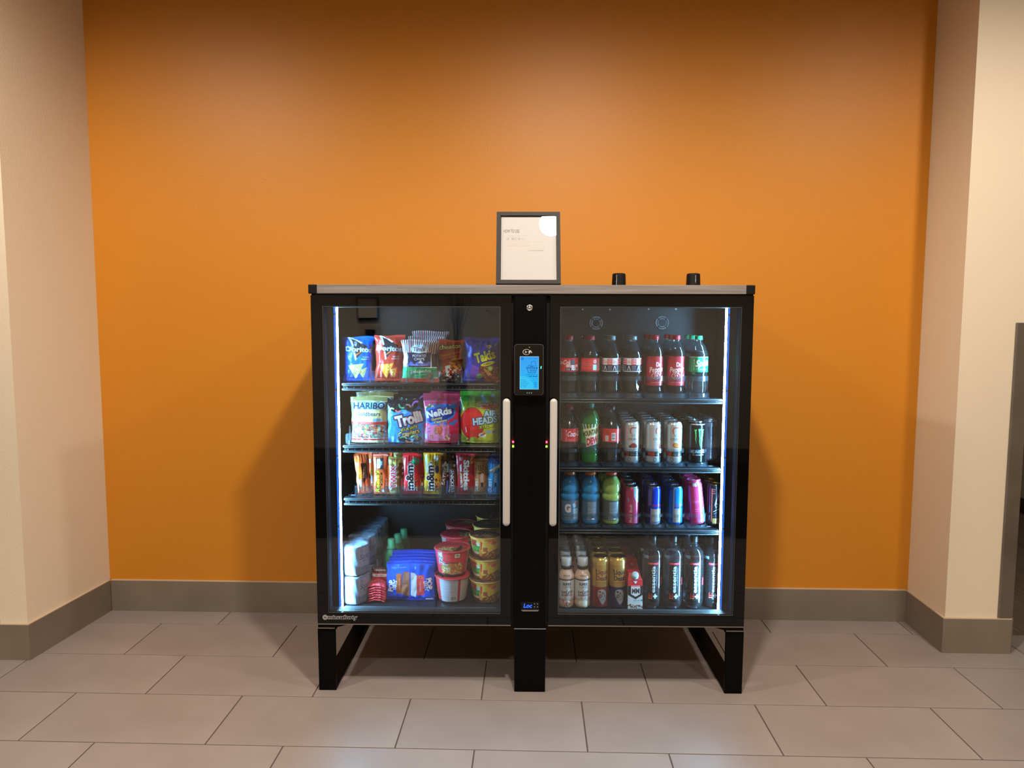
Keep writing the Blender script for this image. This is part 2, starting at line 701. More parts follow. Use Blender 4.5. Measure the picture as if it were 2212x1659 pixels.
# left return wall and the face of the left column
struct(MB().add([(-1.902, WY, 0), (-1.94, 0.25, 0), (-2.052, 0.25, 0), (-2.052, WY + 0.1, 0), (-1.902, WY + 0.1, 0),
                 (-1.902, WY, CEIL), (-1.94, 0.25, CEIL), (-2.052, 0.25, CEIL), (-2.052, WY + 0.1, CEIL), (-1.902, WY + 0.1, CEIL)],
                [(0, 1, 6, 5), (1, 2, 7, 6), (2, 3, 8, 7), (3, 4, 9, 8), (4, 0, 5, 9), (5, 6, 7, 8, 9), (4, 3, 2, 1, 0)]).build('wall_left', M['cream']))
struct(MB().add([(1.774, WY, 0), (1.768, 0.44, 0), (2.032, 0.44, 0), (2.032, 3.6, 0), (1.774, 3.6, 0),
                 (1.774, WY, CEIL), (1.768, 0.44, CEIL), (2.032, 0.44, CEIL), (2.032, 3.6, CEIL), (1.774, 3.6, CEIL)],
                [(1, 0, 5, 6), (2, 1, 6, 7), (3, 2, 7, 8), (4, 3, 8, 9), (0, 4, 9, 5), (9, 8, 7, 6, 5), (0, 1, 2, 3, 4)]).build('wall_right', M['cream']))
struct(MB().box(-4.2, -2.052, 0.32, 0.42, 0, CEIL).build('wall_front_left', M['hall']))
struct(MB().box(-2.135, -2.046, 0.262, 0.34, 0, 2.2).build('door_1', M['dark_trim'], bevel=0.003))
struct(MB().box(3.55, 3.65, -4.2, 3.6, 0, CEIL).build('wall_hall_right', M['hall']))
struct(MB().box(2.032, 3.55, 3.6, 3.7, 0, CEIL).build('wall_hall_end', M['hall']))
struct(MB().box(-4.3, -4.2, -4.2, 0.42, 0, CEIL).build('wall_far_left', M['cream']))
struct(MB().box(-4.3, 3.65, -4.3, -4.2, 0, CEIL).build('wall_behind', M['lobby']))
struct(MB().box(-4.3, 3.65, -4.3, 3.7, CEIL + 0.075, CEIL + 0.175).build('ceiling', M['ceiling']))
cl = MB()
holes = [(-1.75, -0.90), (0.24, -1.11), (1.95, -0.90), (-1.75, -2.75), (0.10, -2.75), (1.95, -2.75)]
gx_ = sorted({-4.3, 3.65} | {x + s * 0.0955 for x, y in holes for s in (-1, 1)})
gy_ = sorted({-4.3, 3.7} | {y + s * 0.0955 for x, y in holes for s in (-1, 1)})
for xa, xb in zip(gx_[:-1], gx_[1:]):
    for ya, yb in zip(gy_[:-1], gy_[1:]):
        if not any(abs((xa + xb) / 2 - x) < 0.095 and abs((ya + yb) / 2 - y) < 0.095 for x, y in holes):
            cl.add([(xa, ya, CEIL), (xb, ya, CEIL), (xb, yb, CEIL), (xa, yb, CEIL)], [(3, 2, 1, 0)])
struct(cl.build('ceiling_panel', M['ceiling']))

# floor: grout bed with one object per tile
fl = struct(MB().box(-4.3, 3.65, -4.3, 3.7, -0.06, -0.0025).build('floor', M['grout']))
TWX, TDY = 0.6125, 0.3013
gap = 0.0045
tile_me = MB().box(gap / 2, TWX - gap / 2, gap / 2, TDY - gap / 2, -0.012, 0.0).build('tile', M['tile'], fl, bevel=0.0005, seg=1)
first = True
for r in range(-6, 3):
    off = -0.3612 if r % 2 else -0.1072
    for k in range(-4, 5):
        x = off + k * TWX
        if x + TWX < -2.75 or x > 2.75:
            continue
        o = tile_me if first else tile_me.copy()
        if not first:
            COL.objects.link(o)
        first = False
        o.location = (x, r * TDY, 0)
struct(MB().box(2.034, 3.55, 0.609, 3.6, -0.004, 0.004).build('carpet', M['carpet']))
struct(MB().box(-4.2, 3.55, -4.2, -1.81, -0.004, 0.003).build('lobby_carpet', M['dark_carpet']))


def baseboard(name, pts, h=0.1445, t=0.012):
    """Run of grey tile skirting along the floor points, standing t proud on the left of the walking direction."""
    o = MB()
    c = MB()
    n = len(pts)
    P = [Vector((p[0], p[1], 0)) for p in pts]
    offs = []
    for i in range(n):
        ns = []
        for a, b in ((i - 1, i), (i, i + 1)):
            if 0 <= a and b < n:
                d = (P[b] - P[a]).normalized()
                ns.append(Vector((-d.y, d.x, 0)))
        m = sum(ns, Vector()) / len(ns)
        m = m / m.length_squared if m.length > 1e-6 else ns[0]
        offs.append(m)
    for mb, z0, z1, tt in ((o, 0.0, h, t), (c, h, h + 0.003, t * 0.9)):
        for i in range(n - 1):
            a, b, oa, ob_ = P[i], P[i + 1], offs[i] * tt, offs[i + 1] * tt
            q = [a, b, b + ob_, a + oa]
            vs = [(v.x, v.y, z0) for v in q] + [(v.x, v.y, z1) for v in q]
            mb.add(vs, [(0, 1, 2, 3), (4, 7, 6, 5), (0, 4, 5, 1), (1, 5, 6, 2), (2, 6, 7, 3), (3, 7, 4, 0)])
    b = struct(o.build(name, M['base_tile']))
    c.build('caulk_line', M['caulk'], b)
    return b


baseboard('baseboard_back', [(1.764, WY), (-1.892, WY)])
baseboard('baseboard_left', [(-1.905, WY - 0.013), (-1.94, 0.25), (-2.052, 0.25)])
baseboard('baseboard_right', [(2.032, 0.44), (1.768, 0.44), (1.7735, WY - 0.013)])
baseboard('baseboard_column', [(2.032, 3.0), (2.032, 0.4405)])
baseboard('baseboard_behind', [(-4.2, -4.2), (3.55, -4.2)])
hb = struct(MB().box(3.535, 3.55, -4.2, 3.6, 0, 0.11).build('baseboard_hall', M['dark_trim']))
# steel guard on the outer corner of the right column
g = MB().add([(1.9775, 0.438, 0.1485), (1.984, 0.434, 0.1485), (2.036, 0.434, 0.1485), (2.036, 0.52, 0.1485), (2.033, 0.52, 0.1485), (2.033, 0.4385, 0.1485),
              (1.9775, 0.438, 1.352), (1.984, 0.434, 1.352), (2.036, 0.434, 1.352), (2.036, 0.52, 1.352), (2.033, 0.52, 1.352), (2.033, 0.4385, 1.352)],
             [(0, 1, 7, 6), (1, 2, 8, 7), (2, 3, 9, 8), (3, 4, 10, 9), (4, 5, 11, 10), (5, 0, 6, 11), (11, 6, 7, 8), (11, 8, 9, 10), (5, 2, 1, 0), (5, 4, 3, 2)])
g = tag(g.build('corner_guard', M['dull_steel']), 'brushed metal corner guard on the right column above the skirting', 'corner guard')

# things of the lobby that mirror in the glass
nf = tag(empty('framed_notice', (-1.34, -4.165, 1.467)), 'black framed notice on the wall behind, mirrored in the left door', 'picture')
MB().box(-0.10, 0.10, -0.03, 0, -0.105, 0.105).build('picture_frame', M['black'], nf, bevel=0.003)
MB().box(-0.088, 0.088, 0.0, 0.003, -0.085, 0.093).build('notice_sheet', M['cream'], nf)
wp = tag(empty('wall_control', (-1.32, -4.165, 1.237)), 'small black wall control in a pale surround, mirrored in the left door', 'wall control')
MB().box(-0.09, 0.09, -0.03, -0.005, -0.07, 0.07).build('surround', M['caulk'], wp, bevel=0.003)
MB().box(-0.045, 0.045, -0.005, 0.012, -0.035, 0.035).build('control_box', M['black'], wp, bevel=0.003)
vase = tag(empty('twig_vase', (-0.49, -3.95, 0.0)), 'tall dark vase of dry twigs mirrored in the top of the left door', 'vase')
lathe('vase', smooth_prof([(90, 3, 1), (100, 30), (120, 400), (90, 800), (50, 960), (60, 1000, 1)]), M['dark_trim'], vase)
tw = MB()
rd = random.Random(5)
for i in range(13):
    a, r = rd.uniform(0, 2 * PI), rd.uniform(0.03, 0.19)
    p = Vector((0, 0, 0.9))
    tip = Vector((r * math.cos(a), r * 0.5 * math.sin(a), rd.uniform(1.5, 1.72)))
    mid = (p + tip) / 2 - Vector((0.2 * tip.x, 0, 0))
    tw.path([p, mid, tip], 0.0028, 5)
    tw.path([mid, mid + Vector((rd.uniform(-0.06, 0.06), 0, 0.25))], 0.002, 4)
tag(tw.build('twigs', M['dark_trim'], vase), kind='stuff')


# ------------------------------------------------------------------ the two coolers, the column between them, the worktop
BT = 1.4430      # top of the cabinets
BB = 0.2535      # bottom of the cabinets
DEP = 0.60
led_core = emit_mat('led_core', (0.27, 0.66, 1.0), LED_STRENGTH)
_n = led_core.node_tree
_g, _m = N(_n, 'ShaderNodeNewGeometry'), N(_n, 'ShaderNodeMath', operation='SUBTRACT')
_m.inputs[0].default_value = 1.0
_n.links.new(_g.outputs['Backfacing'], _m.inputs[1])
_k = N(_n, 'ShaderNodeMath', operation='MULTIPLY')
_k.inputs[1].default_value = LED_STRENGTH
_n.links.new(_m.outputs[0], _k.inputs[0])
_n.links.new(_k.outputs[0], [x for x in _n.nodes if x.type == 'EMISSION'][0].inputs[1])
led_edge = emit_mat('led_blue_edge', (0.02, 0.20, 1.0), 1.1)
M['clip'] = pbr('shelf_clip', '#5f6d7a', 0.3)


def shelf(parent, x0, x1, zt, yf=0.085, rail=0.026, low=False):
    """Wire shelf: deck of wires, two front bars and a row of clips between them."""
    d = MB()
    k = int((x1 - x0 - 0.02) / 0.024)
    for i in range(k + 1):
        x = x0 + 0.01 + i * (x1 - x0 - 0.02) / k
        d.box(x - 0.0016, x + 0.0016, yf + 0.004, 0.52, zt - 0.0042, zt - 0.001)
    for y in (0.16, 0.3, 0.44, 0.515):
        d.box(x0, x1, y - 0.002, y + 0.002, zt - 0.009, zt - 0.0045)
    s = tag(d.build('shelf', M['shelf'], parent), kind='stuff')
    s['kind'] = 'stuff'
    MB().box(x0, x1, yf, yf + 0.012, zt - 0.009, zt - 0.001).build('front_bar', M['shelf'], s, bevel=0.003, smooth=True)
    MB().box(x0, x1, yf, yf + 0.010, zt - rail, zt - rail + 0.007).build('front_bar', M['shelf'], s, bevel=0.003, smooth=True)
    MB().box(x0, x1, yf + 0.012, yf + 0.034, zt - 0.004, zt - 0.0005).build('front_plate', M['shelf'], s)
    c = MB()
    c.box(x0 + 0.004, x1 - 0.004, yf + 0.006, yf + 0.009, zt - rail + 0.004, zt - 0.006)
    c.build('price_rail', M['black_rough'], s)
    c = MB()
    n = int((x1 - x0) / 0.0258)
    for i in range(n):
        x = x0 + 0.018 + i * 0.0258
        c.box(x, x + 0.0020, yf + 0.002, yf + 0.007, zt - rail + 0.0075, zt - rail + 0.013)
    tag(c.build('clip_row', M['clip'], s), kind='stuff')
    return s


def cooler(x0, x1, gx0, gx1, side, label, shelves, floor_z):
    """side = -1: lamp strip and hinge on the left; handle on the other side."""
    t = tag(empty('display_cooler', W(0, 0, 0), (0, 0, TH)), label, 'cooler', 'pair of glass door coolers under one worktop')
    # cabinet body: open box behind the door
    w = 0.02
    y0, y1 = 0.045, DEP
    MB().box(x0, x0 + w, y0, y1, BB, BT).build('side_panel', M['liner'], t)
    MB().box(x1 - w, x1, y0, y1, BB, BT).build('side_panel', M['liner'], t)
    MB().box(x0 + w, x1 - w, 0.53, y1, BB, BT).build('back_panel', M['liner'], t)
    MB().box(x0 + w, x1 - w, y0, 0.53, BB, floor_z).build('floor_panel', M['liner'], t)
    MB().box(x0 + w, x1 - w, y0, 0.53, BT - 0.025, BT).build('top_panel', M['liner'], t)
    MB().box(x0 + 0.004, x1 - 0.004, y0 - 0.004, y1, BB - 0.0035, BB).build('bottom_trim', M['steel' if False else 'black'], t)
    # door: black printed border, glazing, profile behind it
    gz0, gz1 = 0.2975, 1.4035
    d = MB()
    dz0, dz1 = BB, BT
    dx0, dx1 = x0 + 0.0005, x1 - 0.0005
    d.box(dx0, gx0, 0.0, 0.04, dz0, dz1).box(gx1, dx1, 0.0, 0.04, dz0, dz1).box(gx0, gx1, 0.0, 0.04, dz0, gz0).box(gx0, gx1, 0.0, 0.04, gz1, dz1)
    door = d.build('door', M['black_gloss'], t)
    g = MB().box(gx0, gx1, 0.0005, 0.0045, gz0, gz1)
    g.build('glass_pane', M['glass'], door)
    MB().box(gx0, gx1, 0.026, 0.030, gz0, gz1).build('inner_pane', M['glass'], door)
    pf_ = MB()
    for a_, b_ in ((gx0, gx0 + 0.0015), (gx1 - 0.0015, gx1)):
        pf_.box(a_, b_, 0.005, 0.044, gz0, gz1)
    pf_.box(gx0, gx1, 0.005, 0.044, gz0, gz0 + 0.0015).box(gx0, gx1, 0.005, 0.044, gz1 - 0.0015, gz1)
    pf_.build('glazing_spacer', M['spacer'], door)
    # light edge line of the glass and lower door trim
    MB().box(dx0, dx1, -0.0012, 0.02, dz0 - 0.003, dz0 + 0.0005).build('door_edge', M['edge_trim'], door)
    fr = MB()
    e = 0.0012
    fr.box(gx0 - e, gx1 + e, -0.0003, 0.0005, gz1, gz1 + e).box(gx0 - e, gx1 + e, -0.0003, 0.0005, gz0 - e * 2, gz0)
    fr.box(gx0 - e, gx0, -0.0003, 0.0005, gz0, gz1).box(gx1, gx1 + e, -0.0003, 0.0005, gz0, gz1)
    fr.build('glass_edge', M['glass_edge'], door)
    # door handle: white rounded bar on two posts
    hx = gx1 + (dx1 - gx1) * 0.60 if side < 0 else gx0 - (gx0 - dx0) * 0.60
    hx = -0.0195 if side < 0 else 0.1445
    prof = []
    h = MB()
    n, mseg = 14, 16
    zs = [0.633 + 0.013 * (1 - math.cos(PI * i / 2 / 6)) for i in range(7)] + [1.086 - 0.013 * (1 - math.cos(PI * i / 2 / 6)) for i in range(6, -1, -1)]
    rs = [0.0129 * max(0.05, math.sin(PI * i / 2 / 6)) for i in range(7)] + [0.0129 * max(0.05, math.sin(PI * i / 2 / 6)) for i in range(6, -1, -1)]
    vs, fs = [], []
    for z, r in zip(zs, rs):
        for i in range(mseg):
            a = 2 * PI * i / mseg
            vs.append((hx + r * math.cos(a), -0.04 + 0.8 * r * math.sin(a), z))
    for j in range(len(zs) - 1):
        for i in range(mseg):
            fs.append((j * mseg + i, j * mseg + (i + 1) % mseg, (j + 1) * mseg + (i + 1) % mseg, (j + 1) * mseg + i))
    h.add(vs, fs)
    hd = h.build('handle', M['white_handle'], door, smooth=True)
    for z in (0.70, 1.02):
        h2 = MB().tube((hx, -0.034, z), (hx, 0.001, z), 0.006, 10)
        h2.build('handle_post', M['white_handle'], door)
    # lamp strip just inside the hinge edge
    lx = -0.6395 if side < 0 else 0.7715
    sd = -side                                  # towards the inside of the cabinet
    ox = lx - sd * 0.0105
    lamp = MB().box(min(ox, lx), max(ox, lx), 0.084, 0.0875, 0.262, 1.412).build('lamp_strip', led_edge, t)
    # lit strip turned towards the shelves, backed by a black rail so that none of it falls on the door edge
    c_, s_ = math.cos(math.radians(5)), math.sin(math.radians(5))
    nx_, ny_ = sd * c_, -s_                     # facing of the strip
    px_, py_ = lx + sd * 0.0030, 0.0790         # its middle
    tx_, ty_ = sd * s_, c_                      # along its width
    hw_ = 0.0105
    q = [(px_ + tx_ * k, py_ + ty_ * k) for k in (-hw_, hw_)]
    vs = [(q[0][0], q[0][1], 0.262), (q[1][0], q[1][1], 0.262), (q[1][0], q[1][1], 1.412), (q[0][0], q[0][1], 1.412)]
    MB().add(vs, [(0, 1, 2, 3) if sd > 0 else (3, 2, 1, 0)]).build('light_strip', led_core, lamp)
    r_ = [(x - nx_ * 0.0006, y - ny_ * 0.0006) for x, y in q] + [(x - nx_ * 0.0026, y - ny_ * 0.0026) for x, y in q[::-1]]
    vs = [(x, y, 0.262) for x, y in r_] + [(x, y, 1.412) for x, y in r_]
    MB().add(vs, [(0, 1, 2, 3), (4, 7, 6, 5), (0, 4, 5, 1), (1, 5, 6, 2), (2, 6, 7, 3), (3, 7, 4, 0)]).build('strip_rail', M['black_rough'], lamp)
    for z in (1.378, 1.103, 0.858, 0.592):
        MB().box(min(ox, lx), max(ox, lx), 0.0795, 0.084, z - 0.003, z + 0.003).build('strip_clip', M['steel'], lamp, bevel=0.001)
    # shelves
    sx0, sx1 = x0 + w + 0.004, x1 - w - 0.004
    a0, a1 = (-0.626, sx1) if side < 0 else (sx0, 0.7645)
    for z in shelves:
        shelf(t, a0, a1, z, rail=0.027 if side < 0 else 0.018)
    # side frame: front leg, runner on the floor, rear leg
    lx0, lx1 = (x0, x0 + 0.0635) if side < 0 else (x1 - 0.0635, x1)
    lg = MB()
    lg.box(lx0, lx1, 0.0, 0.012, 0.0, 0.236).box(lx0, lx1, 0.012, 0.56, 0.0, 0.012).box(lx0, lx1, 0.548, 0.56, 0.012, 0.246).box(lx0, lx1, 0.0, 0.56, 0.224, 0.236)
    lg.build('leg_frame', M['black'], t, bevel=0.0015, seg=1)
    MB().box(lx0, lx1, -0.001, 0.004, 0.235, 0.2372).build('leg_edge', M['edge_trim'], t)
    b = MB()
    if side < 0:
        b.prism([(x0, 0.2372), (lx1 + 0.002, 0.2372), (lx1 + 0.05, BB - 0.0035), (x0, BB - 0.0035)], 0.004, 0.05)
        b.box(x0, lx1, 0.05, DEP - 0.01, 0.2372, BB - 0.0035)
    else:
        b.prism([(x1, 0.2372), (x1, BB - 0.0035), (lx0 - 0.05, BB - 0.0035), (lx0 - 0.002, 0.2372)], 0.004, 0.05)
        b.box(lx0, x1, 0.05, DEP - 0.01, 0.2372, BB - 0.0035)
    b.build('leg_bracket', M['black'], t)
    return t, door


M['spacer'] = pbr('glazing_spacer', '#1c1c1d', 0.6)
M['edge_trim'] = pbr('worn_metal_edge', '#8a8178', 0.35, metal=0.7)
M['glass_edge'] = pbr('glass_edge', '#4a4d50', 0.3)
LC, LDOOR = cooler(-0.7085, -0.0035, -0.6655, -0.0435, -1,
                   'left glass door cooler stocked with chips, sweets and noodle bowls', (1.127, 0.897, 0.699), 0.262)
RC, RDOOR = cooler(0.1315, 0.8405, 0.1685, 0.7975, 1,
                   'right glass door cooler stocked with soda bottles and energy drink cans', (1.073, 0.8175, 0.5845), 0.268)
# lower deck of the left cooler and its stepped front
ld = MB()
ld.box(-0.63, -0.03, 0.085, 0.52, 0.278, 0.284)
dk = ld.build('deck', M['shelf'], LC)
MB().box(-0.63, -0.03, 0.080, 0.090, 0.276, 0.286).build('front_bar', M['shelf'], dk, bevel=0.003, smooth=True)
c = MB()
for i in range(23):
    c.box(-0.56 + i * 0.0236, -0.5575 + i * 0.0236, 0.078, 0.082, 0.268, 0.272)
c.box(-0.63, -0.03, 0.0815, 0.084, 0.262, 0.277)
tag(c.build('clip_row', M['clip_dark'] if 'clip_dark' in M else M['shelf'], dk), kind='stuff')
MB().box(0.156, 0.765, 0.062, 0.070, 0.268, 0.276).build('floor_lip', M['steel'], RC, bevel=0.001)
MB().box(-0.65, -0.03, 0.062, 0.066, 0.2624, 0.267).build('floor_lip', M['steel'], LC, bevel=0.001)

# vents on the evaporator cover of the right cooler
cv = MB().box(0.155, 0.817, 0.40, 0.52, 1.20, BT - 0.026).build('evaporator_cover', M['liner'], RC)


def vent(cx, cz):
    v = MB()
    for rr, ww in ((0.0245, 0.0050), (0.0165, 0.0040)):
        for q in range(4):
            a0, a1 = math.radians(q * 90 + 45 + 6), math.radians(q * 90 + 135 - 6)
            n = 8
            for i in range(n):
                t0, t1 = a0 + (a1 - a0) * i / n, a0 + (a1 - a0) * (i + 1) / n
                pts = [(cx + r * math.cos(a), cz + r * math.sin(a)) for r, a in ((rr - ww / 2, t1), (rr - ww / 2, t0), (rr + ww / 2, t0), (rr + ww / 2, t1))]
                v.prism(pts, 0.394, 0.3995)
    v.build('vent_ring', M['vent'], cv)
    for sx, sz in ((-1, 1), (1, 1), (-1, -1), (1, -1)):
        MB().tube((cx + sx * 0.055, 0.397, cz + sz * 0.055), (cx + sx * 0.055, 0.4, cz + sz * 0.055), 0.0035, 8).build('screw', M['steel'], cv)


M['vent'] = pbr('vent_plastic', '#9aa0a2', 0.5)
vent(0.334, 1.347)
vent(0.600, 1.349)


def flat_text(name, s, h, mat, parent, x, y, z, w=None, depth=0.0004, bold=0.02, shear=0):
    """Raised flat lettering facing -y; x is the left edge, z the baseline."""
    T = text_tris(s, bold)
    k = h / cap_height()
    x0, x1 = T[..., 0].min(), T[..., 0].max()
    kx = k if w is None else w / (x1 - x0)
    P = T.reshape(-1, 2)
    X = (P[:, 0] - x0) * kx + shear * P[:, 1] * k
    Z = P[:, 1] * k
    me = bpy.data.meshes.new(name)
    vs = [(x + a, y, z + b) for a, b in zip(X, Z)]
    me.from_pydata(vs, [], [(i, i + 1, i + 2) for i in range(0, len(vs), 3)])
    bm = bmesh.new()
    bm.from_mesh(me)
    bmesh.ops.remove_doubles(bm, verts=bm.verts, dist=1e-6)
    ex = bmesh.ops.extrude_face_region(bm, geom=list(bm.faces))
    bmesh.ops.translate(bm, verts=[v for v in ex['geom'] if isinstance(v, bmesh.types.BMVert)], vec=(0, -depth, 0))
    bmesh.ops.recalc_face_normals(bm, faces=bm.faces)
    bm.to_mesh(me)
    bm.free()
    return link(name, me, mat, parent)


M['badge_silver'] = pbr('badge_silver', '#c9c6c9', 0.35, metal=0.3)
M['badge_navy'] = pbr('badge_navy', '#0b0d2a', 0.4)
M['decal'] = pbr('decal_ink', '#0a0a0b', 0.5)
# maker's badge at the foot of the left door
bd = MB()
for i in range(20):
    pass
flat_text('badge', 'minusforty', 0.0125, M['badge_silver'], LDOOR, -0.6715, -0.0002, 0.2720, w=0.1105, bold=0.20)
flat_text('badge_lettering', 'minusforty', 0.0118, M['badge_navy'], LDOOR, -0.6700, -0.0008, 0.2722, w=0.1075, bold=0.05)
bm_ = MB()
for r0, r1 in ((0.0092, 0.0078), (0.0062, 0.0001)):
    for i in range(20):
        a, b = 2 * PI * i / 20, 2 * PI * (i + 1) / 20
        bm_.prism([(-0.6805 + r * math.cos(q), 0.2775 + r * math.sin(q)) for r, q in ((r1, b), (r1, a), (r0, a), (r0, b))], -0.001, -0.0001)
bm_.build('badge_emblem', M['badge_silver'], LDOOR)
fl_ = MB()
for k in range(3):
    a = PI * k / 3
    c_, s_ = math.cos(a), math.sin(a)
    n_ = Vector((-s_, c_)) * 0.0008
    p_, q_ = Vector((c_, s_)) * 0.005, Vector((c_, s_)) * -0.005
    fl_.prism([(-0.6805 + v.x, 0.2775 + v.y) for v in (p_ + n_, q_ + n_, q_ - n_, p_ - n_)], -0.0014, -0.001)
fl_.build('badge_snowflake', M['badge_navy'], LDOOR)
# small dark maker's decals in the upper inner corners of the panes
for dr, dx in ((LDOOR, -0.094), (RDOOR, 0.176)):
    e_ = MB()
    for i in range(12):
        a, b = 2 * PI * i / 12, 2 * PI * (i + 1) / 12
        e_.prism([(dx + 0.003 + r * math.cos(q), 1.3895 + r * math.sin(q)) for r, q in ((0.001, b), (0.001, a), (0.0035, a), (0.0035, b))], -0.0004, 0.0004)
    e_.build('decal_emblem', M['decal'], dr)
    flat_text('decal_lettering', 'minusforty', 0.0045, M['decal'], dr, dx + 0.008, 0.0003, 1.387, w=0.038)
    flat_text('decal_lettering', 'technologies corp.', 0.0022, M['decal'], dr, dx + 0.010, 0.0003, 1.382, w=0.034)
    flat_text('decal_lettering', 'refrigeration systems', 0.0022, M['decal'], dr, dx + 0.006, 0.0003, 1.3775, w=0.036)

# centre column between the coolers
CCOL = tag(empty('control_column', W(0, 0, 0), (0, 0, TH)), 'black control column between the two coolers carrying lock and displays', 'control column')
MB().box(0.0065, 0.1195, 0.0, 0.10, 0.2420, BT - 0.002).build('front_panel', M['black'], CCOL, bevel=0.0015, seg=1)
MB().box(-0.0034, 0.1314, 0.02, 0.10, 0.2520, BT - 0.004).build('filler_panel', M['black_rough'], CCOL)
MB().box(0.0095, 0.1225, 0.0, 0.10, 0.0, 0.2385).build('foot', M['black'], CCOL, bevel=0.0015, seg=1)
MB().box(0.0085, 0.1235, -0.001, 0.004, 0.2385, 0.2415).build('foot_edge', M['steel'], CCOL)
lk = lathe('lock', [(11.5, 0), (11.5, 3), (9, 4.5), (7, 4.5), (7, 2.5), (4.5, 2.5), (4.2, 4.5), (0.5, 4.8)], M['steel'], CCOL, 24, loc=(0.0598, 0.0, 1.4004))
lk.rotation_euler = (PI / 2, 0, 0)
# thermostat
th = MB().box(0.0325, 0.0995, -0.003, 0.004, 0.3115, 0.3420).build('thermostat', M['black_gloss'], CCOL, bevel=0.001)
M['blue_digits'] = emit_mat('blue_digits', (0.012, 0.07, 1.0), 4.0)
M['white_dot'] = emit_mat('white_dot', (0.8, 0.8, 0.9), 0.6)
flat_text('digits', 'Loc', 0.0145, M['blue_digits'], th, 0.0425, -0.0031, 0.3205, w=0.029, bold=0.03, shear=0.18)
for dx_, dz_ in ((0.082, 0.3345), (0.093, 0.3345), (0.082, 0.3235), (0.093, 0.3235)):
    MB().box(dx_ - 0.001, dx_ + 0.001, -0.0036, -0.003, dz_ - 0.0013, dz_ + 0.0013).build('button_mark', M['white_dot'], th)
MB().prism([(0.0385, 0.3075), (0.0935, 0.3075), (0.0985, 0.3112), (0.0335, 0.3112)], -0.0045, 0.0).build('thermostat_trim', M['steel'], th)
# status lamps
M['red_led'] = emit_mat('red_led', (1.0, 0.006, 0.012), 60.0)
M['green_led'] = emit_mat('green_led', (0.12, 1.0, 0.01), 22.0)
for x_ in (0.0030, 0.1225):
    for z_, m_ in ((0.9235, 'red_led'), (0.9075, 'green_led')):
        MB().box(x_ - 0.0030, x_ + 0.0030, 0.0155, 0.0198, z_ - 0.0030, z_ + 0.0030).build('status_lamp', M[m_], CCOL, bevel=0.0006)

# worktop with black corner caps
WT = tag(empty('worktop', W(0, 0, 0), (0, 0, TH)), 'long grey oak laminate worktop lying across both coolers', 'worktop')
MB().box(-0.6845, 0.8115, -0.004, DEP, 1.4490, 1.4800).build('board', M['oak'], WT, bevel=0.001, seg=1)
MB().box(-0.7148, -0.6845, -0.005, DEP, 1.4485, 1.4805).build('corner_cap', M['black_rough'], WT, bevel=0.003)
MB().box(0.8115, 0.8422, -0.005, DEP, 1.4485, 1.4805).build('corner_cap', M['black_rough'], WT, bevel=0.003)
MB().box(-0.705, 0.838, 0.002, DEP - 0.01, 1.4432, 1.4489).build('spacer', M['black_rough'], WT)

# card terminal on the column
CT = tag(empty('card_terminal', W(0.0615, 0, 1.0873), (0, 0, TH)), 'black card payment terminal with glowing blue touch screen on the column', 'payment terminal')
hw, hh = 0.0545, 0.187


def rrect(x0, x1, z0, z1, r, n=5):
    P = []
    for cx, cz, a in ((x1 - r, z0 + r, -90), (x1 - r, z1 - r, 0), (x0 + r, z1 - r, 90), (x0 + r, z0 + r, 180)):
        for i in range(n + 1):
            t = math.radians(a + 90 * i / n)
            P.append((cx + r * math.cos(t), cz + r * math.sin(t)))
    return P


MB().prism(rrect(-hw, hw, 0, hh, 0.011), -0.020, 0.0).build('housing', M['black'], CT, bevel=0.0)
MB().prism(rrect(-hw, hw - 0.007, 0.009, hh, 0.010), -0.0245, -0.020).build('rim', M['rim'] if 'rim' in M else M['dark_rim'] if 'dark_rim' in M else pbr('dark_rim', '#4a4442', 0.35), CT)
face = MB().prism(rrect(-hw + 0.0017, hw - 0.0087, 0.0107, hh - 0.0017, 0.009), -0.0255, -0.0245).build('face_plate', M['black_gloss'], CT)
A = Art(66, 115, '#2fb4f2', res=2.2)
A.gain = 1.0
for i in range(14):
    A.rect(0, 115 - 60 + i * 4.3, 66, 115, '#%02x%02x%02x' % (60 - 0 * i, 176 - i, 250))
A.ell(0, 10, 48, 38, '#3cc4f5')
NAVY = '#15468f'
A.rect(0, 0, 0.9, 115, '#c8ecff').rect(65.1, 0, 66, 115, '#c8ecff').rect(0, 0, 66, 0.9, '#c8ecff').rect(0, 114.1, 66, 115, '#d8f2ff')
A.arc(9, 107, 4, 0, 360, 1.3, NAVY)
A.poly([(7.5, 106), (10.5, 108.5), (11, 105.5)], NAVY)
A.text('12:28', 37, 107, 2.2, NAVY)
A.text('Menu', 54, 107, 2.2, NAVY)
A.line([(23, 77), (61, 77), (61, 73), (23, 73), (23, 77)], 1.5, NAVY).line([(26, 73), (30, 58), (54, 58), (58, 73)], 1.5, NAVY)
for i in range(4):
    A.rect(35 + i * 5, 62, 36.8 + i * 5, 70, NAVY)
A.line([(42, 77), (39, 96), (52, 99), (57, 80)], 1.1, NAVY).arc(41, 77, 5, 0, 180, 1.2, NAVY).arc(33, 81, 4, -20, 230, 1.3, NAVY).arc(49, 79, 4, 0, 200, 1.1, NAVY)
A.text('Ready when you are', 43, 52, 2.6, NAVY, w=38, bold=0.03)
A.text("Let's Shop!", 46, 46, 4.0, '#132f9a', w=30, bold=0.05)
A.text('HOW IT WORKS', 11.5, 32.5, 1.9, NAVY, w=16)
for i, s_ in enumerate(('Tap to pay', 'Grab your items', 'Close door to', 'finish')):
    A.text(s_, 17 + (i == 1) * 4, 26.5 - i * 5.6, 2.2, NAVY, w=(15, 23, 19, 9)[i])
    A.rect(4, 25.6 - i * 5.6, 5.8, 27.4 - i * 5.6, NAVY)
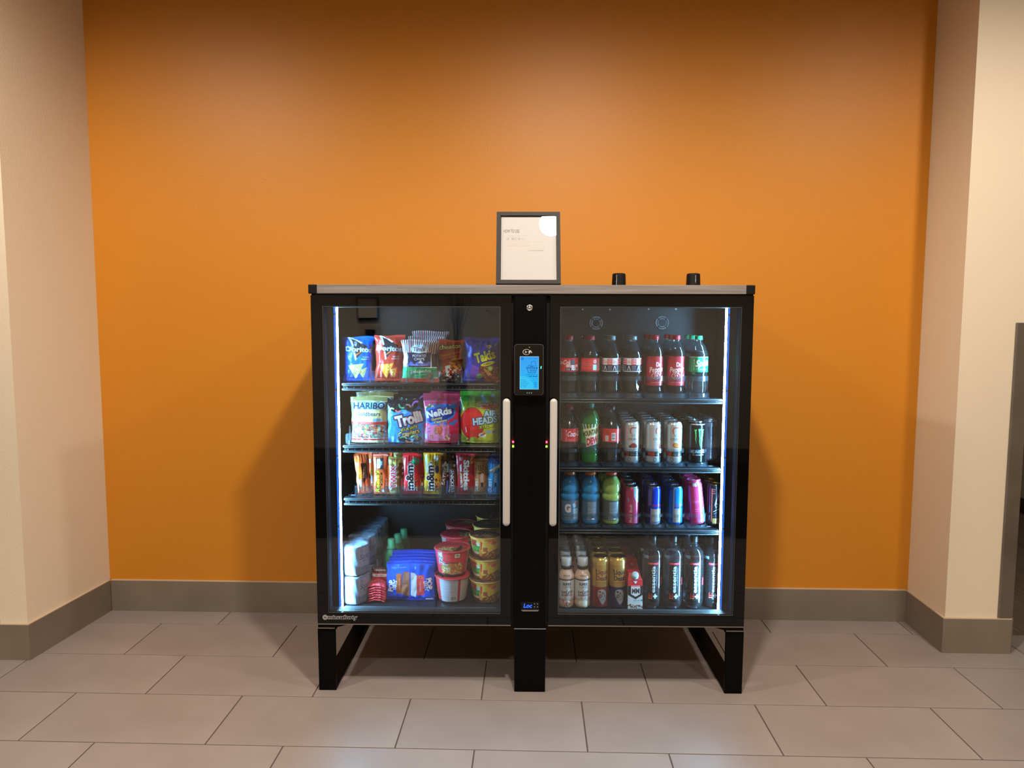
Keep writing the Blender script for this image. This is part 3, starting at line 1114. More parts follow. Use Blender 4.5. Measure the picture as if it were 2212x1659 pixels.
A.line([(52, 17), (57, 17), (57, 25), (52, 25), (52, 17)], 1.0, NAVY).text('Need', 55, 13, 2, NAVY).text('help?', 55, 10, 2, NAVY)
o = link('screen', A.mesh('screen', lambda U, V: ((U - 33) / 1000, np.full_like(U, -0.0259), V / 1000)), M['screen'], CT, loc=(-0.0023, 0, 0.0295))
mk = pbr('terminal_mark', '#cfcac4', 0.5)
cm = MB()
for i in range(24):
    a, b = 2 * PI * i / 24, 2 * PI * (i + 1) / 24
    cm.prism([(-0.012 + 1.35 * r * math.cos(q), 0.160 + r * math.sin(q)) for r, q in ((0.0086, b), (0.0086, a), (0.0098, a), (0.0098, b))], -0.0259, -0.0254)
for r in (0.003, 0.0055, 0.008):
    for i in range(6):
        a, b = math.radians(150 + 10 * i), math.radians(160 + 10 * i)
        cm.prism([(-0.008 + rr * math.cos(q), 0.160 + rr * math.sin(q)) for rr, q in ((r, b), (r, a), (r + 0.0012, a), (r + 0.0012, b))], -0.0259, -0.0254)
cm.prism([(-0.004, 0.1565), (0.004, 0.164), (0.002, 0.166), (-0.006, 0.161)], -0.0262, -0.0254).prism([(0.0, 0.164), (0.006, 0.156), (0.0075, 0.157), (0.003, 0.166)], -0.0262, -0.0254)
cm.build('contactless_mark', mk, CT)
for x_ in (-0.0095, -0.0020, 0.0055):
    MB().box(x_ - 0.0013, x_ + 0.0013, -0.0262, -0.0254, 0.0155, 0.0185).build('signal_dot', M['white_dot'], CT)
M['teal_led'] = emit_mat('teal_led', (0.02, 0.9, 0.45), 7.0)
MB().prism([(0.0375, 0.101), (0.0395, 0.103), (0.0405, 0.110), (0.0385, 0.111), (0.0375, 0.108)], -0.0262, -0.0254).build('status_lamp', M['teal_led'], CT)
MB().tube((-0.002, -0.0262, 0.1765), (-0.002, -0.0254, 0.1765), 0.0014, 8).build('camera_dot', mk, CT)

# picture frame with the instructions, leaning on the worktop
TILT = math.radians(19)
PF = tag(empty('picture_frame', W(0.0553, 0.012, 1.4850), (-TILT, 0, TH + 0.004)), 'grey framed instruction sheet leaning back on the worktop above the card terminal', 'picture frame')
fw_, fh_, b_ = 0.2275, 0.276, 0.0145
pf = MB()
pf.box(-fw_ / 2, fw_ / 2, 0, 0.012, 0, b_).box(-fw_ / 2, fw_ / 2, 0, 0.012, fh_ - b_, fh_)
pf.box(-fw_ / 2, -fw_ / 2 + b_, 0, 0.012, b_, fh_ - b_).box(fw_ / 2 - b_, fw_ / 2, 0, 0.012, b_, fh_ - b_)
M['frame_grey'] = pbr('grey_frame', '#221f1e', 0.6, ior=1.35)
pf.build('border', M['frame_grey'], PF)
MB().box(-fw_ / 2 + b_, fw_ / 2 - b_, 0.0035, 0.0045, b_, fh_ - b_).build('glazing', M['picture_glass'], PF)
MB().box(-fw_ / 2 + 0.003, fw_ / 2 - 0.003, 0.0088, 0.0118, 0.003, fh_ - 0.003).build('backing', M['black_rough'], PF)
MB().prism([(-0.03, -0.17), (0.03, -0.17), (0.015, 0), (-0.015, 0)], 0, 0.003).build('easel_leg', M['black_rough'], PF, loc=(0, 0.012, 0.172), rot=(math.radians(40), 0, 0))
A = Art(196, 245, '#b0acaa', res=1.5)
A.gain = 1.0
INK, GR = '#3b3331', '#b2a498'
A.text('HOW TO USE', 37, 188, 12.5, INK, w=56, bold=0.01)
A.text('1.   Tap, scan, or insert your card', 54, 171, 3.6, '#a0928a', w=82)
A.arc(23, 158, 5.6, 0, 360, 0.9, '#8d8079', ry=5)
for r_ in (2, 4):
    A.arc(21, 158, r_, -50, 50, 0.9, '#77706a').arc(28, 158, r_ * 0.7, 120, 240, 0.8, '#77706a')
A.line([(37, 152), (56, 152), (56, 164), (37, 164), (37, 152)], 0.9, '#8d8079').ell(42, 158, 1.8, 1.8, INK).text('Pay', 49, 158, 2.8, INK)
A.arc(65, 158, 3.0, 40, 320, 1.2, '#6f6660').rect(65, 157.4, 68.2, 158.6, '#6f6660').text('Pay', 78, 158, 4.6, '#8b8079', w=12)
A.text('2.   Select your preferred receipt option (to see full prices,', 82, 147, 3.6, '#a99b92', w=140)
A.text('scroll through product list on screen)', 58, 139.5, 3.6, '#a99b92', w=88)
A.text('3.   Open the case + grab your pick!', 57, 132, 3.6, '#a0928a', w=88)
A.text('Please note you will see a pre-authorization charge of $10 on your credit card for 24 - 72', 82, 124.5, 2.6, GR, w=140)
A.text('hours. The pending charge will be replaced with the actual cost of your transaction. For', 84, 119, 2.6, GR, w=142)
A.text('questions, comments, or concerns, please contact', 54, 113.5, 2.6, GR, w=84)
A.text('our customer support team', 125, 113.5, 2.9, '#6f6470', w=54, bold=0.06).rect(98, 111.2, 152, 111.7, '#8d8088')
A.text('WANT TO LEARN MORE?', 92, 82, 2.2, GR, w=36).text('FIND US ONLINE', 92, 77.5, 2.2, GR, w=28)
link('instruction_sheet', A.mesh('instruction_sheet', lambda U, V: ((U - 98) / 1000 + 0.001, np.full_like(U, 0.0075), V / 1000)), M['paper'], PF, loc=(0, 0, 0.0155))

# two black antenna pods standing on the worktop
for k, (x_, w_) in enumerate(((0.4100, 1), (0.6985, 1))):
    t = tag(empty('antenna_pod', W(x_, 0.30, 1.4806), (0, 0, TH)), 'black rounded antenna pod on the worktop, ' + ('nearer the picture frame' if k == 0 else 'nearer the right end'), 'antenna', 'black antenna pods on the worktop')
    lathe('body', smooth_prof([(28, 0, 1), (27, 20), (25.5, 52), (24, 57), (18, 59.5), (0.5, 60, 1)]), M['black_rough'], t, 32)
    flat_text('side_lettering', 'cradlepoint', 0.004, M['badge_silver'], t, 0, 0, 0, w=0.040).rotation_euler = (0, -PI / 2, 0)
    t.children[-1].location = (-0.011 if k == 0 else 0.004, -0.0262, 0.012)


# ------------------------------------------------------------------ packaging builders
def bag_surface(w, h, T, seal, seed, pinch=0.10, sharp=0.55, gusset=0.0, crumple=1.0, sway=0.0):
    """Returns fn(U, V, side) for a pillow bag: width w, height h, thickness T, flat seals at both ends (mm)."""
    rd = random.Random(seed)
    ph = [rd.uniform(0, 2 * PI) for _ in range(12)]
    fr = [rd.uniform(0.8, 1.3) for _ in range(12)]
    st_, sb = (seal if isinstance(seal, tuple) else (seal, seal))

    crumple = crumple * 1.45

    def fn(U, V, side=-1):
        u = (U / w) * 2 - 1
        t = np.clip((V - sb) / (h - st_ - sb), 0, 1)
        q = np.sin(PI * t) ** sharp
        if gusset:
            q = np.maximum(q, gusset * (1 - t) ** 0.25 * (t < 0.55))
            q = np.where(t < 0.5, np.maximum(q, gusset + (1 - gusset) * np.sin(PI * t) ** sharp), q)
        c = np.clip(1 - np.abs(u) ** 2.4, 0, 1) ** 0.62
        x = (U - w / 2) * (1 - pinch * q)
        dt = np.exp(-((V - sb).clip(0) / (0.13 * h)) ** 1.2)
        db = np.exp(-((h - st_ - V).clip(0) / (0.13 * h)) ** 1.2)
        wr = crumple * (dt * (np.sin(u * 9 * fr[0] + ph[0]) + 0.6 * np.sin(u * 19 * fr[1] + ph[1])) + db * (np.sin(u * 8 * fr[2] + ph[2]) + 0.6 * np.sin(u * 17 * fr[3] + ph[3])))
        wr = wr + crumple * 0.8 * (np.sin(u * 5 * fr[4] + t * 7 + ph[4]) * np.sin(t * 9 * fr[5] + ph[5]) + 0.5 * np.sin(u * 12 + t * 5 + ph[6]) * np.sin(t * 14 - u * 6 + ph[7]))
        edge = crumple * 1.6 * np.abs(u) ** 3 * (np.sin(t * 11 * fr[8] + ph[8]) + 0.5 * np.sin(t * 23 + ph[9])) * q
        body = (T / 2) * q * c + 0.35
        y = side * (body + wr * 0.9 * np.clip(q * c * 2.2, 0, 1))
        x = x + np.sign(u) * edge * 0.5 + sway * np.sin(PI * t) * 3
        z = V + 1.2 * crumple * np.sin(u * 3 + ph[10]) * (V > h - st_ - 2)
        # crimped seals
        cr = 0.35 * np.sin(V * 2 * PI / 2.6)
        y = y + np.where((V > h - st_) | (V < sb), cr, 0)
        bend = crumple * 2.0 * np.sin(u * 2.2 + ph[11]) * (np.abs(2 * V / h - 1)) ** 3
        y = y + bend
        return x / 1000, y / 1000, z / 1000
    return fn


def bag(name, art, T, seal, seed, mat='film', backcol=None, seal_name='top_seal', **kw):
    """Empty with pouch and top seal, both carrying the printed artwork; origin at the middle of the bottom edge."""
    t = empty(name)
    fn = bag_surface(art.w, art.h, T, seal, seed, **kw)
    st_ = seal[0] if isinstance(seal, tuple) else seal
    k = int(round((art.h - st_) / art.h * (art.ny - 1)))
    bu = np.linspace(0, art.w, 15)
    bv = np.linspace(0, art.h, 21)
    vk = art.h * k / (art.ny - 1)

    def backside(v):
        U, V = np.meshgrid(bu, v)
        X, Y, Z = fn(U, V, +1)
        P = np.stack([X, Y, Z], -1).reshape(-1, 3)
        F = grid_faces(len(v), len(bu))[:, ::-1]
        c = art.verts().mean((0, 1)) if backcol is None else np.array(lin(backcol))
        return P, F, np.tile(c, (len(P), 1))
    pv = bv[bv < vk].tolist() + [vk]
    sv = [vk, (vk + art.h) / 2, art.h]
    link('pouch', art.mesh('pouch', fn, 0, k + 1, backside(np.array(pv))), M[mat], t)
    link(seal_name, art.mesh(seal_name, fn, k, None, backside(np.array(sv))), M[mat], t)
    return t


def place(t, x, y, z, label, cat, group=None, rz=0.0, rx=0.0, ry=0.0):
    t.location = W(x, y, z)
    t.rotation_euler = (rx, ry, TH + rz)
    return tag(t, label, cat, group)


ORD = ['at the glass', 'second from the glass', 'third from the glass', 'fourth from the glass', 'fifth from the glass']


def column(proto, x, z, y0, n, dy, label, cat, group, first=0, rz=0.0, jitter=0.0, seed=1, fresh=True):
    """n copies one behind the other, each with its own label."""
    rd = random.Random(seed)
    for i in range(n):
        c = proto if (fresh and i == 0) else copy_tree(proto)
        place(c, x + (rd.uniform(-1, 1) * jitter if i else 0), y0 + i * dy, z, label + ', ' + ORD[min(i + first, 4)], cat, group, rz=rz + (rd.uniform(-0.5, 0.5) if i else 0))
    return proto


def wrap_label(art, r, z0, parent, mat='label', name='label', rfn=None, turn=0.0):
    """Artwork wrapped right round a bottle or can; its middle faces -y. rfn(V) gives the radius in mm."""
    def fn(U, V):
        a = (U / art.w - 0.5) * 2 * PI - PI / 2 + turn
        R = rfn(V) if rfn else r
        return R * np.cos(a) / 1000, R * np.sin(a) / 1000, (V + z0) / 1000
    return link(name, art.mesh(name, fn), M[mat], parent)


def screw_cap(parent, r, z0, z1, mat, ribs=36, taper=0.5):
    pts = [(r - 1.5, z0), (r, z0 + 0.5), (r, z0 + 2.2), (r - 0.4, z0 + 2.6), (r - 0.2, z0 + 3.0), (r - taper, z1 - 1.2), (r - 2.0, z1), (0.2, z1)]
    return lathe('cap', pts, M[mat], parent, ribs * 2, flute=(ribs, 0.5, z0 + 2.8, z1 - 1))


def bottle(name, prof, liquid, top, cap, label=None, label_z=0, label_r=None, flute=None, shell='pet', turn=0.0, seg=40):
    """prof (r, z) outer profile; liquid = material, filled to height top; cap = (r, z0, z1, material)."""
    t = empty(name)
    pr = smooth_prof(prof, 5)
    if liquid:
        li = [(max(r - 1.0, 0.1), z + (0.8 if z < 5 else 0)) for r, z in pr if z <= top]
        li.append((0.1, li[-1][1]))
        lathe('drink', li, M[liquid], t, seg, flute)
    lathe('bottle_body', pr, M[shell], t, seg, flute)
    screw_cap(t, *cap)
    if label is not None:
        rr = np.array([p[0] for p in pr]), np.array([p[1] for p in pr])
        wrap_label(label, label_r, label_z, t, rfn=(lambda V: np.interp(V + label_z, rr[1], rr[0]) + 0.35) if label_r is None else None, turn=turn)
    return t


def can(name, art, r, h, lid='alu', neck=5.0, turn=0.0, mat='can', tab=True):
    """Drinks can: printed wall with shoulders, recessed lid and tab."""
    t = empty(name)
    rn = r - neck

    def rfn(V):
        return np.interp(V, [0, 2, 7, h - 15, h - 9, h - 4, h], [r - 5, r - 3.5, r, r, r - neck * 0.35, rn + 0.4, rn])
    wrap_label(art, r, 0, t, mat, 'can_wall', rfn, turn)
    l = lathe('lid', [(rn - 0.3, h - 2.5), (rn + 0.9, h - 1.2), (rn + 0.9, h), (rn - 0.2, h + 0.3), (rn - 1.6, h - 0.5), (rn - 2.6, h - 4), (rn - 4.5, h - 4.4), (rn - 5.5, h - 3.2), (0.2, h - 3.2)], M[lid], t, 32)
    if tab:
        tb = MB().prism(rrect(-0.0075, 0.0075, -0.012, 0.010, 0.005), -0.0006, 0.0006)
        o = tb.build('pull_tab', M[lid], l, loc=(0, 0, (h - 2.0) / 1000), rot=(PI / 2, 0, 0.4))
    lathe('base', [(r - 5, 0.2), (r - 8, 0.2), (r - 12, 6), (0.2, 9)], M[lid], t, 24)
    return t


# ------------------------------------------------------------------ left cooler, top shelf: bags of chips
def chips(A, cx, cy, s, cols, dots, seed):
    A.poly([(cx - s, cy + s * 0.55), (cx + s * 0.85, cy + s * 0.75), (cx - s * 0.1, cy - s)], cols[0])
    A.poly([(cx + s * 0.15, cy - s * 0.1), (cx + s * 1.25, cy + s * 0.35), (cx + s * 0.75, cy - s * 0.95)], cols[1])
    A.specks(cx - s * 0.6, cy - s * 0.1, cx + s * 0.5, cy + s * 0.55, dots, 90, 0.6, 2.0, seed).specks(cx - s * 0.2, cy - s * 0.6, cx + s * 0.2, cy, dots, 30, 0.6, 2.0, seed + 1).specks(cx + s * 0.4, cy - s * 0.5, cx + s * 0.9, cy + s * 0.1, dots, 40, 0.6, 2.0, seed + 2)


def corn_chip_bag(bg, bg2, word, sub, chipcols, dots, seed, name):
    A = Art(118, 172, bg, res=0.95)
    A.gain = 1.05 if name == 'ranch' else 1.3
    for i in range(12):
        A.rect(0, 0 + i * 6, 118, 6 + i * 6, bg2 if i < 5 else bg)
    A.poly([(28, 170), (98, 132), (46, 84)], '#23262c')
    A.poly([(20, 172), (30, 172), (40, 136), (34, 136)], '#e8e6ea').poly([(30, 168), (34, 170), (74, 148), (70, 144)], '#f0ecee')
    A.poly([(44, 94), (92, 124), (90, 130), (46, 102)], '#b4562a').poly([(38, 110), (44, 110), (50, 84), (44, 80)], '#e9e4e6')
    A.text(word, 60, 122, 17, '#dff2f8', w=106, bold=0.05, out='#2b6a8c', ow=1.3, shear=0.0, rot=-3)
    A.text(sub[0], 88, 92, 5.2, '#f2e6e0', w=26, bold=0.03)
    A.text(sub[1], 86, 84, 5.2, '#f2e6e0', w=32, bold=0.03)
    chips(A, 50, 42, 34, chipcols, dots, seed)
    A.text('NET WT 1 3/4 OZ', 28, 8, 2.4, '#e8e0e0', w=30)
    return A


A = corn_chip_bag('#1256d6', '#0c46bd', 'Doritos', ('COOL', 'RANCH'), ('#b5a566', '#a08c4e'), ['#5f7a3e', '#cfc28c', '#8f7434'], 4, 'ranch')
t = bag('chip_bag', A, 46, 9, 3, crumple=1.3)
place(t, -0.582, 0.175, 1.128, 'blue crinkled chip bag with pale tortilla chips, leftmost on the top shelf', 'snack bag', 'chip bags on the top shelf', rz=0.25, rx=-0.05)
t.scale = (1, 1, 0.97)
A = corn_chip_bag('#c2372a', '#a93022', 'Doritos', ('NACHO', 'CHEESE'), ('#d98a34', '#c46f25'), ['#e9b25a', '#b2521c', '#f0c878'], 9, 'nacho')
t = bag('chip_bag', A, 50, 9, 5, crumple=1.3)
place(t, -0.466, 0.185, 1.128, 'red crinkled chip bag with orange tortilla chips, second on the top shelf', 'snack bag', 'chip bags on the top shelf', rx=-0.04)

A = Art(142, 168, '#e9e6ec', res=0.95)
for i in range(17):
    A.rect(3 + i * 8.3, 112, 6.8 + i * 8.3, 168, '#a22a33')
A.rect(0, 62, 20, 112, '#dfe0ea').rect(122, 60, 142, 112, '#3a2a2c')
A.poly([(20, 118), (122, 118), (118, 60), (24, 60)], '#262842')
A.ell(71, 132, 36, 17, '#c8dcf0').text("Tim's", 70, 131, 16, '#8e2330', w=50, bold=0.04)
A.rect(10, 124, 22, 146, '#8d8a84')
A.text('POTATO', 72, 105, 9.5, '#e9edf2', w=56, bold=0.0).text('CHIPS', 72, 92, 9.5, '#e9edf2', w=44, bold=0.0)
A.poly([(24, 66), (36, 84), (52, 72), (66, 82), (80, 86), (96, 76), (118, 84), (118, 66)], '#4a58a8').poly([(66, 76), (78, 88), (90, 74)], '#b9c8ee')
A.text('EXTRA THICK & CRUNCHY', 72, 68, 3.4, '#dfe4ee', w=70)
A.poly([(0, 62), (142, 56), (142, 18), (0, 14)], '#1d8a55').poly([(0, 62), (24, 60), (30, 14), (0, 14)], '#27b877')
A.text('Jalapeño', 76, 44, 12, '#e4f2e8', w=84, bold=0.02, rot=3).text('with natural flavors', 80, 30, 4, '#bfe0c4', w=56, rot=4)
A.rect(0, 0, 142, 15, '#c93328').ell(112, 22, 15, 12, '#14603a').ell(112, 25, 9, 6, '#c95a2a')
t = bag('chip_bag', A, 56, 8, 8, crumple=1.2, pinch=0.13)
t0_ = t
place(t, -0.346, 0.142, 1.128, 'front potato chip bag with red stripes, navy middle and green band', 'snack bag', 'striped potato chip bags', rx=-0.03)
t.scale = (1, 1, 0.925)
c = copy_tree(t0_)
place(c, -0.333, 0.235, 1.128, 'middle striped potato chip bag, its top showing behind the front one', 'snack bag', 'striped potato chip bags')
c.scale = (1, 1, 1.0)
c = copy_tree(t0_)
place(c, -0.326, 0.305, 1.128, 'rearmost striped potato chip bag, tallest of the three', 'snack bag', 'striped potato chip bags')
c.scale = (1.03, 1, 1.11)

A = Art(104, 162, '#c8401f', res=0.95)
A.rect(0, 96, 104, 150, '#b4321f')
A.text('cheetos', 50, 136, 17, '#e4bf5a', w=86, bold=0.07, out='#2a1c10', ow=2.4, rot=5)
A.text("Flamin' Hot", 52, 108, 9, '#e6b838', w=86, bold=0.02, rot=12, shear=0.3).text('CRUNCHY', 62, 96, 5, '#e6b838', w=44, rot=12)
A.poly([(0, 92), (20, 84), (40, 94), (104, 86), (104, 0), (0, 0)], '#a33518')
for i, (x, y, a_, L_) in enumerate(((70, 86, 10, 34), (82, 74, -30, 32), (60, 72, -10, 30), (90, 60, -50, 26), (52, 58, 20, 28), (74, 56, -35, 30))):
    A.ell(x, y, L_ / 2, 5.2, ['#e0a63a', '#c9732a', '#d98f35'][i % 3], rot=a_, out='#7e2a12', ow=0.8)
A.rect(0, 0, 104, 30, '#1c1512').poly([(8, 84), (22, 60), (18, 20), (34, 0), (20, 0), (4, 30)], '#5e5a58')
A.poly([(30, 60), (52, 66), (46, 34), (56, 10), (36, 6)], '#c9d4d8').poly([(60, 44), (78, 52), (74, 34), (58, 34)], '#cfd9de').specks(10, 4, 96, 50, ['#d86a28', '#8f2416', '#e8dcd0', '#2a1512', '#c8882e'], 60, 1.5, 5, 21)
t = bag('chip_bag', A, 48, 8, 12, crumple=1.4)
place(t, -0.236, 0.182, 1.128, 'orange red corn puff bag between the striped bag and the purple one', 'snack bag', 'chip bags on the top shelf', rz=0.10)
t.scale = (1, 1, 0.96)

A = Art(140, 176, '#3a2a86', res=0.95)
A.poly([(0, 176), (140, 176), (140, 130), (0, 150)], '#2f2a78').poly([(0, 150), (28, 140), (34, 60), (60, 0), (0, 0)], '#3f49d8').poly([(30, 70), (60, 60), (80, 20), (50, 0), (26, 20)], '#7c43b8')
A.poly([(140, 60), (70, 70), (60, 44), (96, 0), (140, 0)], '#7c2c20')
A.text('Takis', 84, 104, 36, '#e8c41c', w=84, bold=0.09, rot=17, out='#2a1c54', ow=2.0)
A.arc(99, 141, 6, 0, 360, 2.4, '#e0b31c', ry=4).arc(99, 141, 12, 20, 160, 1.8, '#c99a1c', ry=6)
A.ell(98, 74, 29, 7.5, '#d9c81e', rot=16).text('FUEGO', 98, 74, 6.6, '#4a1a20', w=32, bold=0.05, rot=16)
for i, (x, y, a_, L_) in enumerate(((112, 56, 40, 40), (126, 42, 70, 44), (104, 30, -50, 60), (120, 16, -30, 40), (84, 22, -52, 60), (132, 22, 60, 40))):
    A.ell(x, y, L_ / 2, 8, ['#b8492a', '#8e2a20', '#c98a34', '#a83a26'][i % 4], rot=a_, out='#5a1a16', ow=0.8)
A.ell(108, 56, 12, 10, '#5f8f3a').ell(108, 56, 9, 7.5, '#9dbb5a').ell(62, 22, 13, 9, '#6fae4a', rot=30).specks(70, 0, 140, 60, ['#d9a23a', '#e8c04a', '#6d1f18'], 60, 0.8, 2.2, 31)
t = bag('chip_bag', A, 54, 10, 17, crumple=1.7)
place(t, -0.118, 0.168, 1.128, 'purple rolled tortilla snack bag, rightmost on the top shelf', 'snack bag', 'chip bags on the top shelf', rz=-0.12, ry=0.03)
t.scale = (1, 1, 0.93)

# ------------------------------------------------------------------ second shelf: bags of gummies
A = Art(140, 178, '#b59a52', res=0.95)
A.gain = 0.95
A.rect(0, 160, 140, 178, '#7d6e42').rect(0, 158, 140, 161, '#e0c48a')
A.rect(0, 76, 140, 158, '#d8cf8e').rect(0, 76, 14, 158, '#8d8050').rect(120, 76, 140, 150, '#b8b47a')
A.rect(0, 128, 140, 158, '#8a8a66')
A.text('HARIBO', 72, 143, 22, '#1c2140', w=120, bold=0.09, out='#8fd0ee', ow=3.2)
A.text('Goldbears', 70, 112, 15, '#1d3c5e', w=96, bold=0.05)
A.ell(106, 88, 18, 8, '#8fbfe0').text('THE ORIGINAL', 106, 89, 3, '#2a4a80', w=26)
A.poly([(50, 98), (90, 98), (70, 84)], '#e8dc8e')
A.rect(0, 72, 140, 81, '#cf3036').text('GUMMY CANDY  -  KIDS AND GROWN-UPS LOVE IT SO', 48, 76.5, 3.2, '#f2e6e6', w=80)
A.rect(0, 18, 140, 72, '#9a6a60')
A.specks(4, 22, 136, 68, ['#d8423a', '#e87a58', '#e8b84a', '#3f8f5e', '#e8e0c0', '#c02838', '#68b8b0', '#e89ab0', '#2f5a48'], 330, 2.2, 5.0, 41, 0.8)
A.specks(6, 24, 134, 66, ['#f4f0e8', '#f8d8c8'], 60, 0.8, 1.8, 42)
A.rect(0, 10, 140, 17, '#cc3136').rect(0, 17, 140, 19, '#f0ece8').rect(0, 0, 140, 10, '#cfc48e')
gb = bag('gummy_bag', A, 46, (17, 5), 23, crumple=0.9, pinch=0.05, gusset=0.55)
place(gb, -0.540, 0.150, 0.8985, 'front gold gummy bear pouch with red bands, leftmost on the second shelf', 'candy bag', 'gold gummy pouches')
gb.scale = (1, 1, 0.97)
for i, (dx, dy, s_, la) in enumerate(((0.010, 0.06, 1.04, 'second'), (0.018, 0.12, 1.09, 'third'))):
    c = copy_tree(gb)
    place(c, -0.540 + dx, 0.150 + dy, 0.8985, la + ' gold gummy bear pouch, only its top showing behind the front one', 'candy bag', 'gold gummy pouches')
    c.scale = (1.02, 1, s_)

A = Art(146, 165, '#2a7de0', res=0.95)
A.poly([(0, 165), (146, 165), (146, 130), (120, 142), (96, 118), (60, 128), (30, 116), (0, 134)], '#1c1e24')
A.specks(0, 20, 146, 120, ['#3a8cea', '#1f6ccc', '#2f84e4'], 160, 2, 6, 51)
for cx, cy, r, a0, a1, c1, c2 in ((20, 122, 10, 40, 190, '#e0e2a0', '#d8868e'), (44, 130, 11, 200, 330, '#d86a7a', '#d8868e'), (60, 146, 13, 170, 300, '#5fc08a', '#5fc08a'), (80, 134, 12, 10, 120, '#e08a80', '#e08a80'),
                              (112, 142, 14, 60, 190, '#b86ac0', '#b86ac0'), (104, 120, 16, 300, 420, '#2f8ae8', '#2f8ae8')):
    A.arc(cx, cy, r, a0, (a0 + a1) / 2, 6, c1).arc(cx, cy, r, (a0 + a1) / 2, a1, 6, c2)
for i in range(9):
    k = math.radians(20 + i * 17)
    A.line([(70, 112), (70 + 16 * math.cos(k), 112 + 16 * math.sin(k))], 1.6, '#5fb0ee')
A.text('Trolli', 84, 92, 38, '#b8c4f4', w=104, bold=0.13, rot=14, out='#2a1620', ow=4.5)
A.text('Trolli', 84, 92, 38, '#b8c4f4', w=104, bold=0.11, rot=14, out='#c24a68', ow=1.1)
A.text('SOUR BRITE', 86, 56, 9.5, '#d8dc5a', w=66, bold=0.05, rot=13, out='#18202a', ow=2)
A.text('Crawlers', 84, 39, 17, '#e0c88c', w=82, bold=0.06, rot=13, out='#181a20', ow=2.4)
A.ell(86, 16, 48, 15, '#20303a')
for cx, cy, r, a0, a1, c1 in ((62, 10, 14, 20, 150, '#5fb08a'), (84, 14, 14, 200, 340, '#c98a70'), (106, 12, 16, 30, 150, '#6fbf98'), (96, 24, 12, 200, 350, '#5f9ac0'), (76, 20, 10, 30, 170, '#c99a7a'), (120, 24, 10, 100, 260, '#a88a78')):
    A.arc(cx, cy, r, a0, a1, 7, c1)
t = bag('gummy_bag', A, 44, (9, 4), 27, crumple=1.2, pinch=0.05, gusset=0.4)
place(t, -0.401, 0.152, 0.8985, 'blue and black gummy worm pouch, second on the second shelf', 'candy bag', 'gummy pouches on the second shelf', rz=0.05)
t.scale = (1, 1, 0.98)
c = copy_tree(t)
place(c, -0.385, 0.225, 0.8985, 'dark topped gummy worm pouch behind the blue one, its top edge showing', 'candy bag', 'gummy pouches on the second shelf', rz=0.02)
c.scale = (1, 1, 1.06)

A = Art(136, 190, '#cf4068', res=0.95)
A.rect(0, 160, 136, 190, '#b8395e').rect(0, 158, 136, 161, '#d86a88').rect(0, 168, 136, 169.5, '#a82e50')
A.ell(58, 38, 58, 44, '#e07aa8').rect(100, 0, 136, 120, '#c02f55').rect(0, 0, 136, 8, '#c83450')
A.specks(10, 130, 60, 146, ['#d8a070', '#c9682e', '#e8d8b8', '#3f7a50'], 22, 3, 7, 61)
A.poly([(2, 100), (10, 130), (40, 140), (80, 150), (116, 142), (124, 122), (116, 100), (84, 82), (40, 70), (6, 80)], '#2a7ae0').poly([(4, 102), (24, 128), (70, 140), (116, 134), (116, 108), (80, 88), (36, 76), (6, 86)], '#1c2f8a')
A.specks(0, 72, 124, 84, ['#2a7ae0'], 16, 5, 8, 62).specks(40, 138, 124, 148, ['#2a7ae0'], 14, 4, 7, 63)
A.text('NeRds', 60, 118, 24, '#cfe4f6', w=98, bold=0.10, rot=11, out='#16246e', ow=1.6)
A.text('Gummy', 52, 95, 9, '#f0ea8c', w=44, bold=0.06, rot=13, out='#141c50', ow=1.2).text('Clusters', 66, 85, 8.5, '#f0ea8c', w=50, bold=0.06, rot=12, out='#141c50', ow=1.2)
A.ell(58, 50, 17, 18, '#dd5060').specks(42, 36, 56, 64, ['#2f5a8a', '#e8a84a', '#48905a', '#e06a6a', '#a84a90'], 46, 1.6, 3, 64).specks(50, 32, 74, 68, ['#e86a5a', '#d8485a', '#e8b04a'], 30, 1.6, 3, 65)
A.text('CRUNCHY', 82, 66, 4, '#2a2a70', w=20, rot=14).text('GUMMY', 20, 44, 4, '#2a2a70', w=17, rot=14).arc(24, 50, 7, 60, 180, 1.4, '#2a2a70').arc(80, 56, 6, 270, 380, 1.4, '#2a2a70')
A.rect(4, 18, 13, 34, '#cfe0ee').lines(5, 20, 12, 32, 4, '#5070a0', wd=1).specks(84, 14, 104, 34, ['#7a5aa0', '#b85aa0', '#e0d060'], 18, 2.5, 5, 66).specks(28, 14, 40, 34, ['#8a3a50', '#d88a50'], 12, 2, 4, 67).ell(64, 22, 6, 4, '#b8a0e0')
t = bag('gummy_bag', A, 44, (28, 4), 33, crumple=0.9, pinch=0.04, gusset=0.5)
place(t, -0.268, 0.152, 0.8985, 'pink candy cluster pouch with a wide header, third on the second shelf', 'candy bag', 'gummy pouches on the second shelf')
t.scale = (1, 1, 0.975)
c = copy_tree(t)
place(c, -0.250, 0.225, 0.8985, 'dark pink pouch peeking out behind the pink candy cluster pouch', 'candy bag', 'gummy pouches on the second shelf')
c.scale = (1, 1, 0.98)

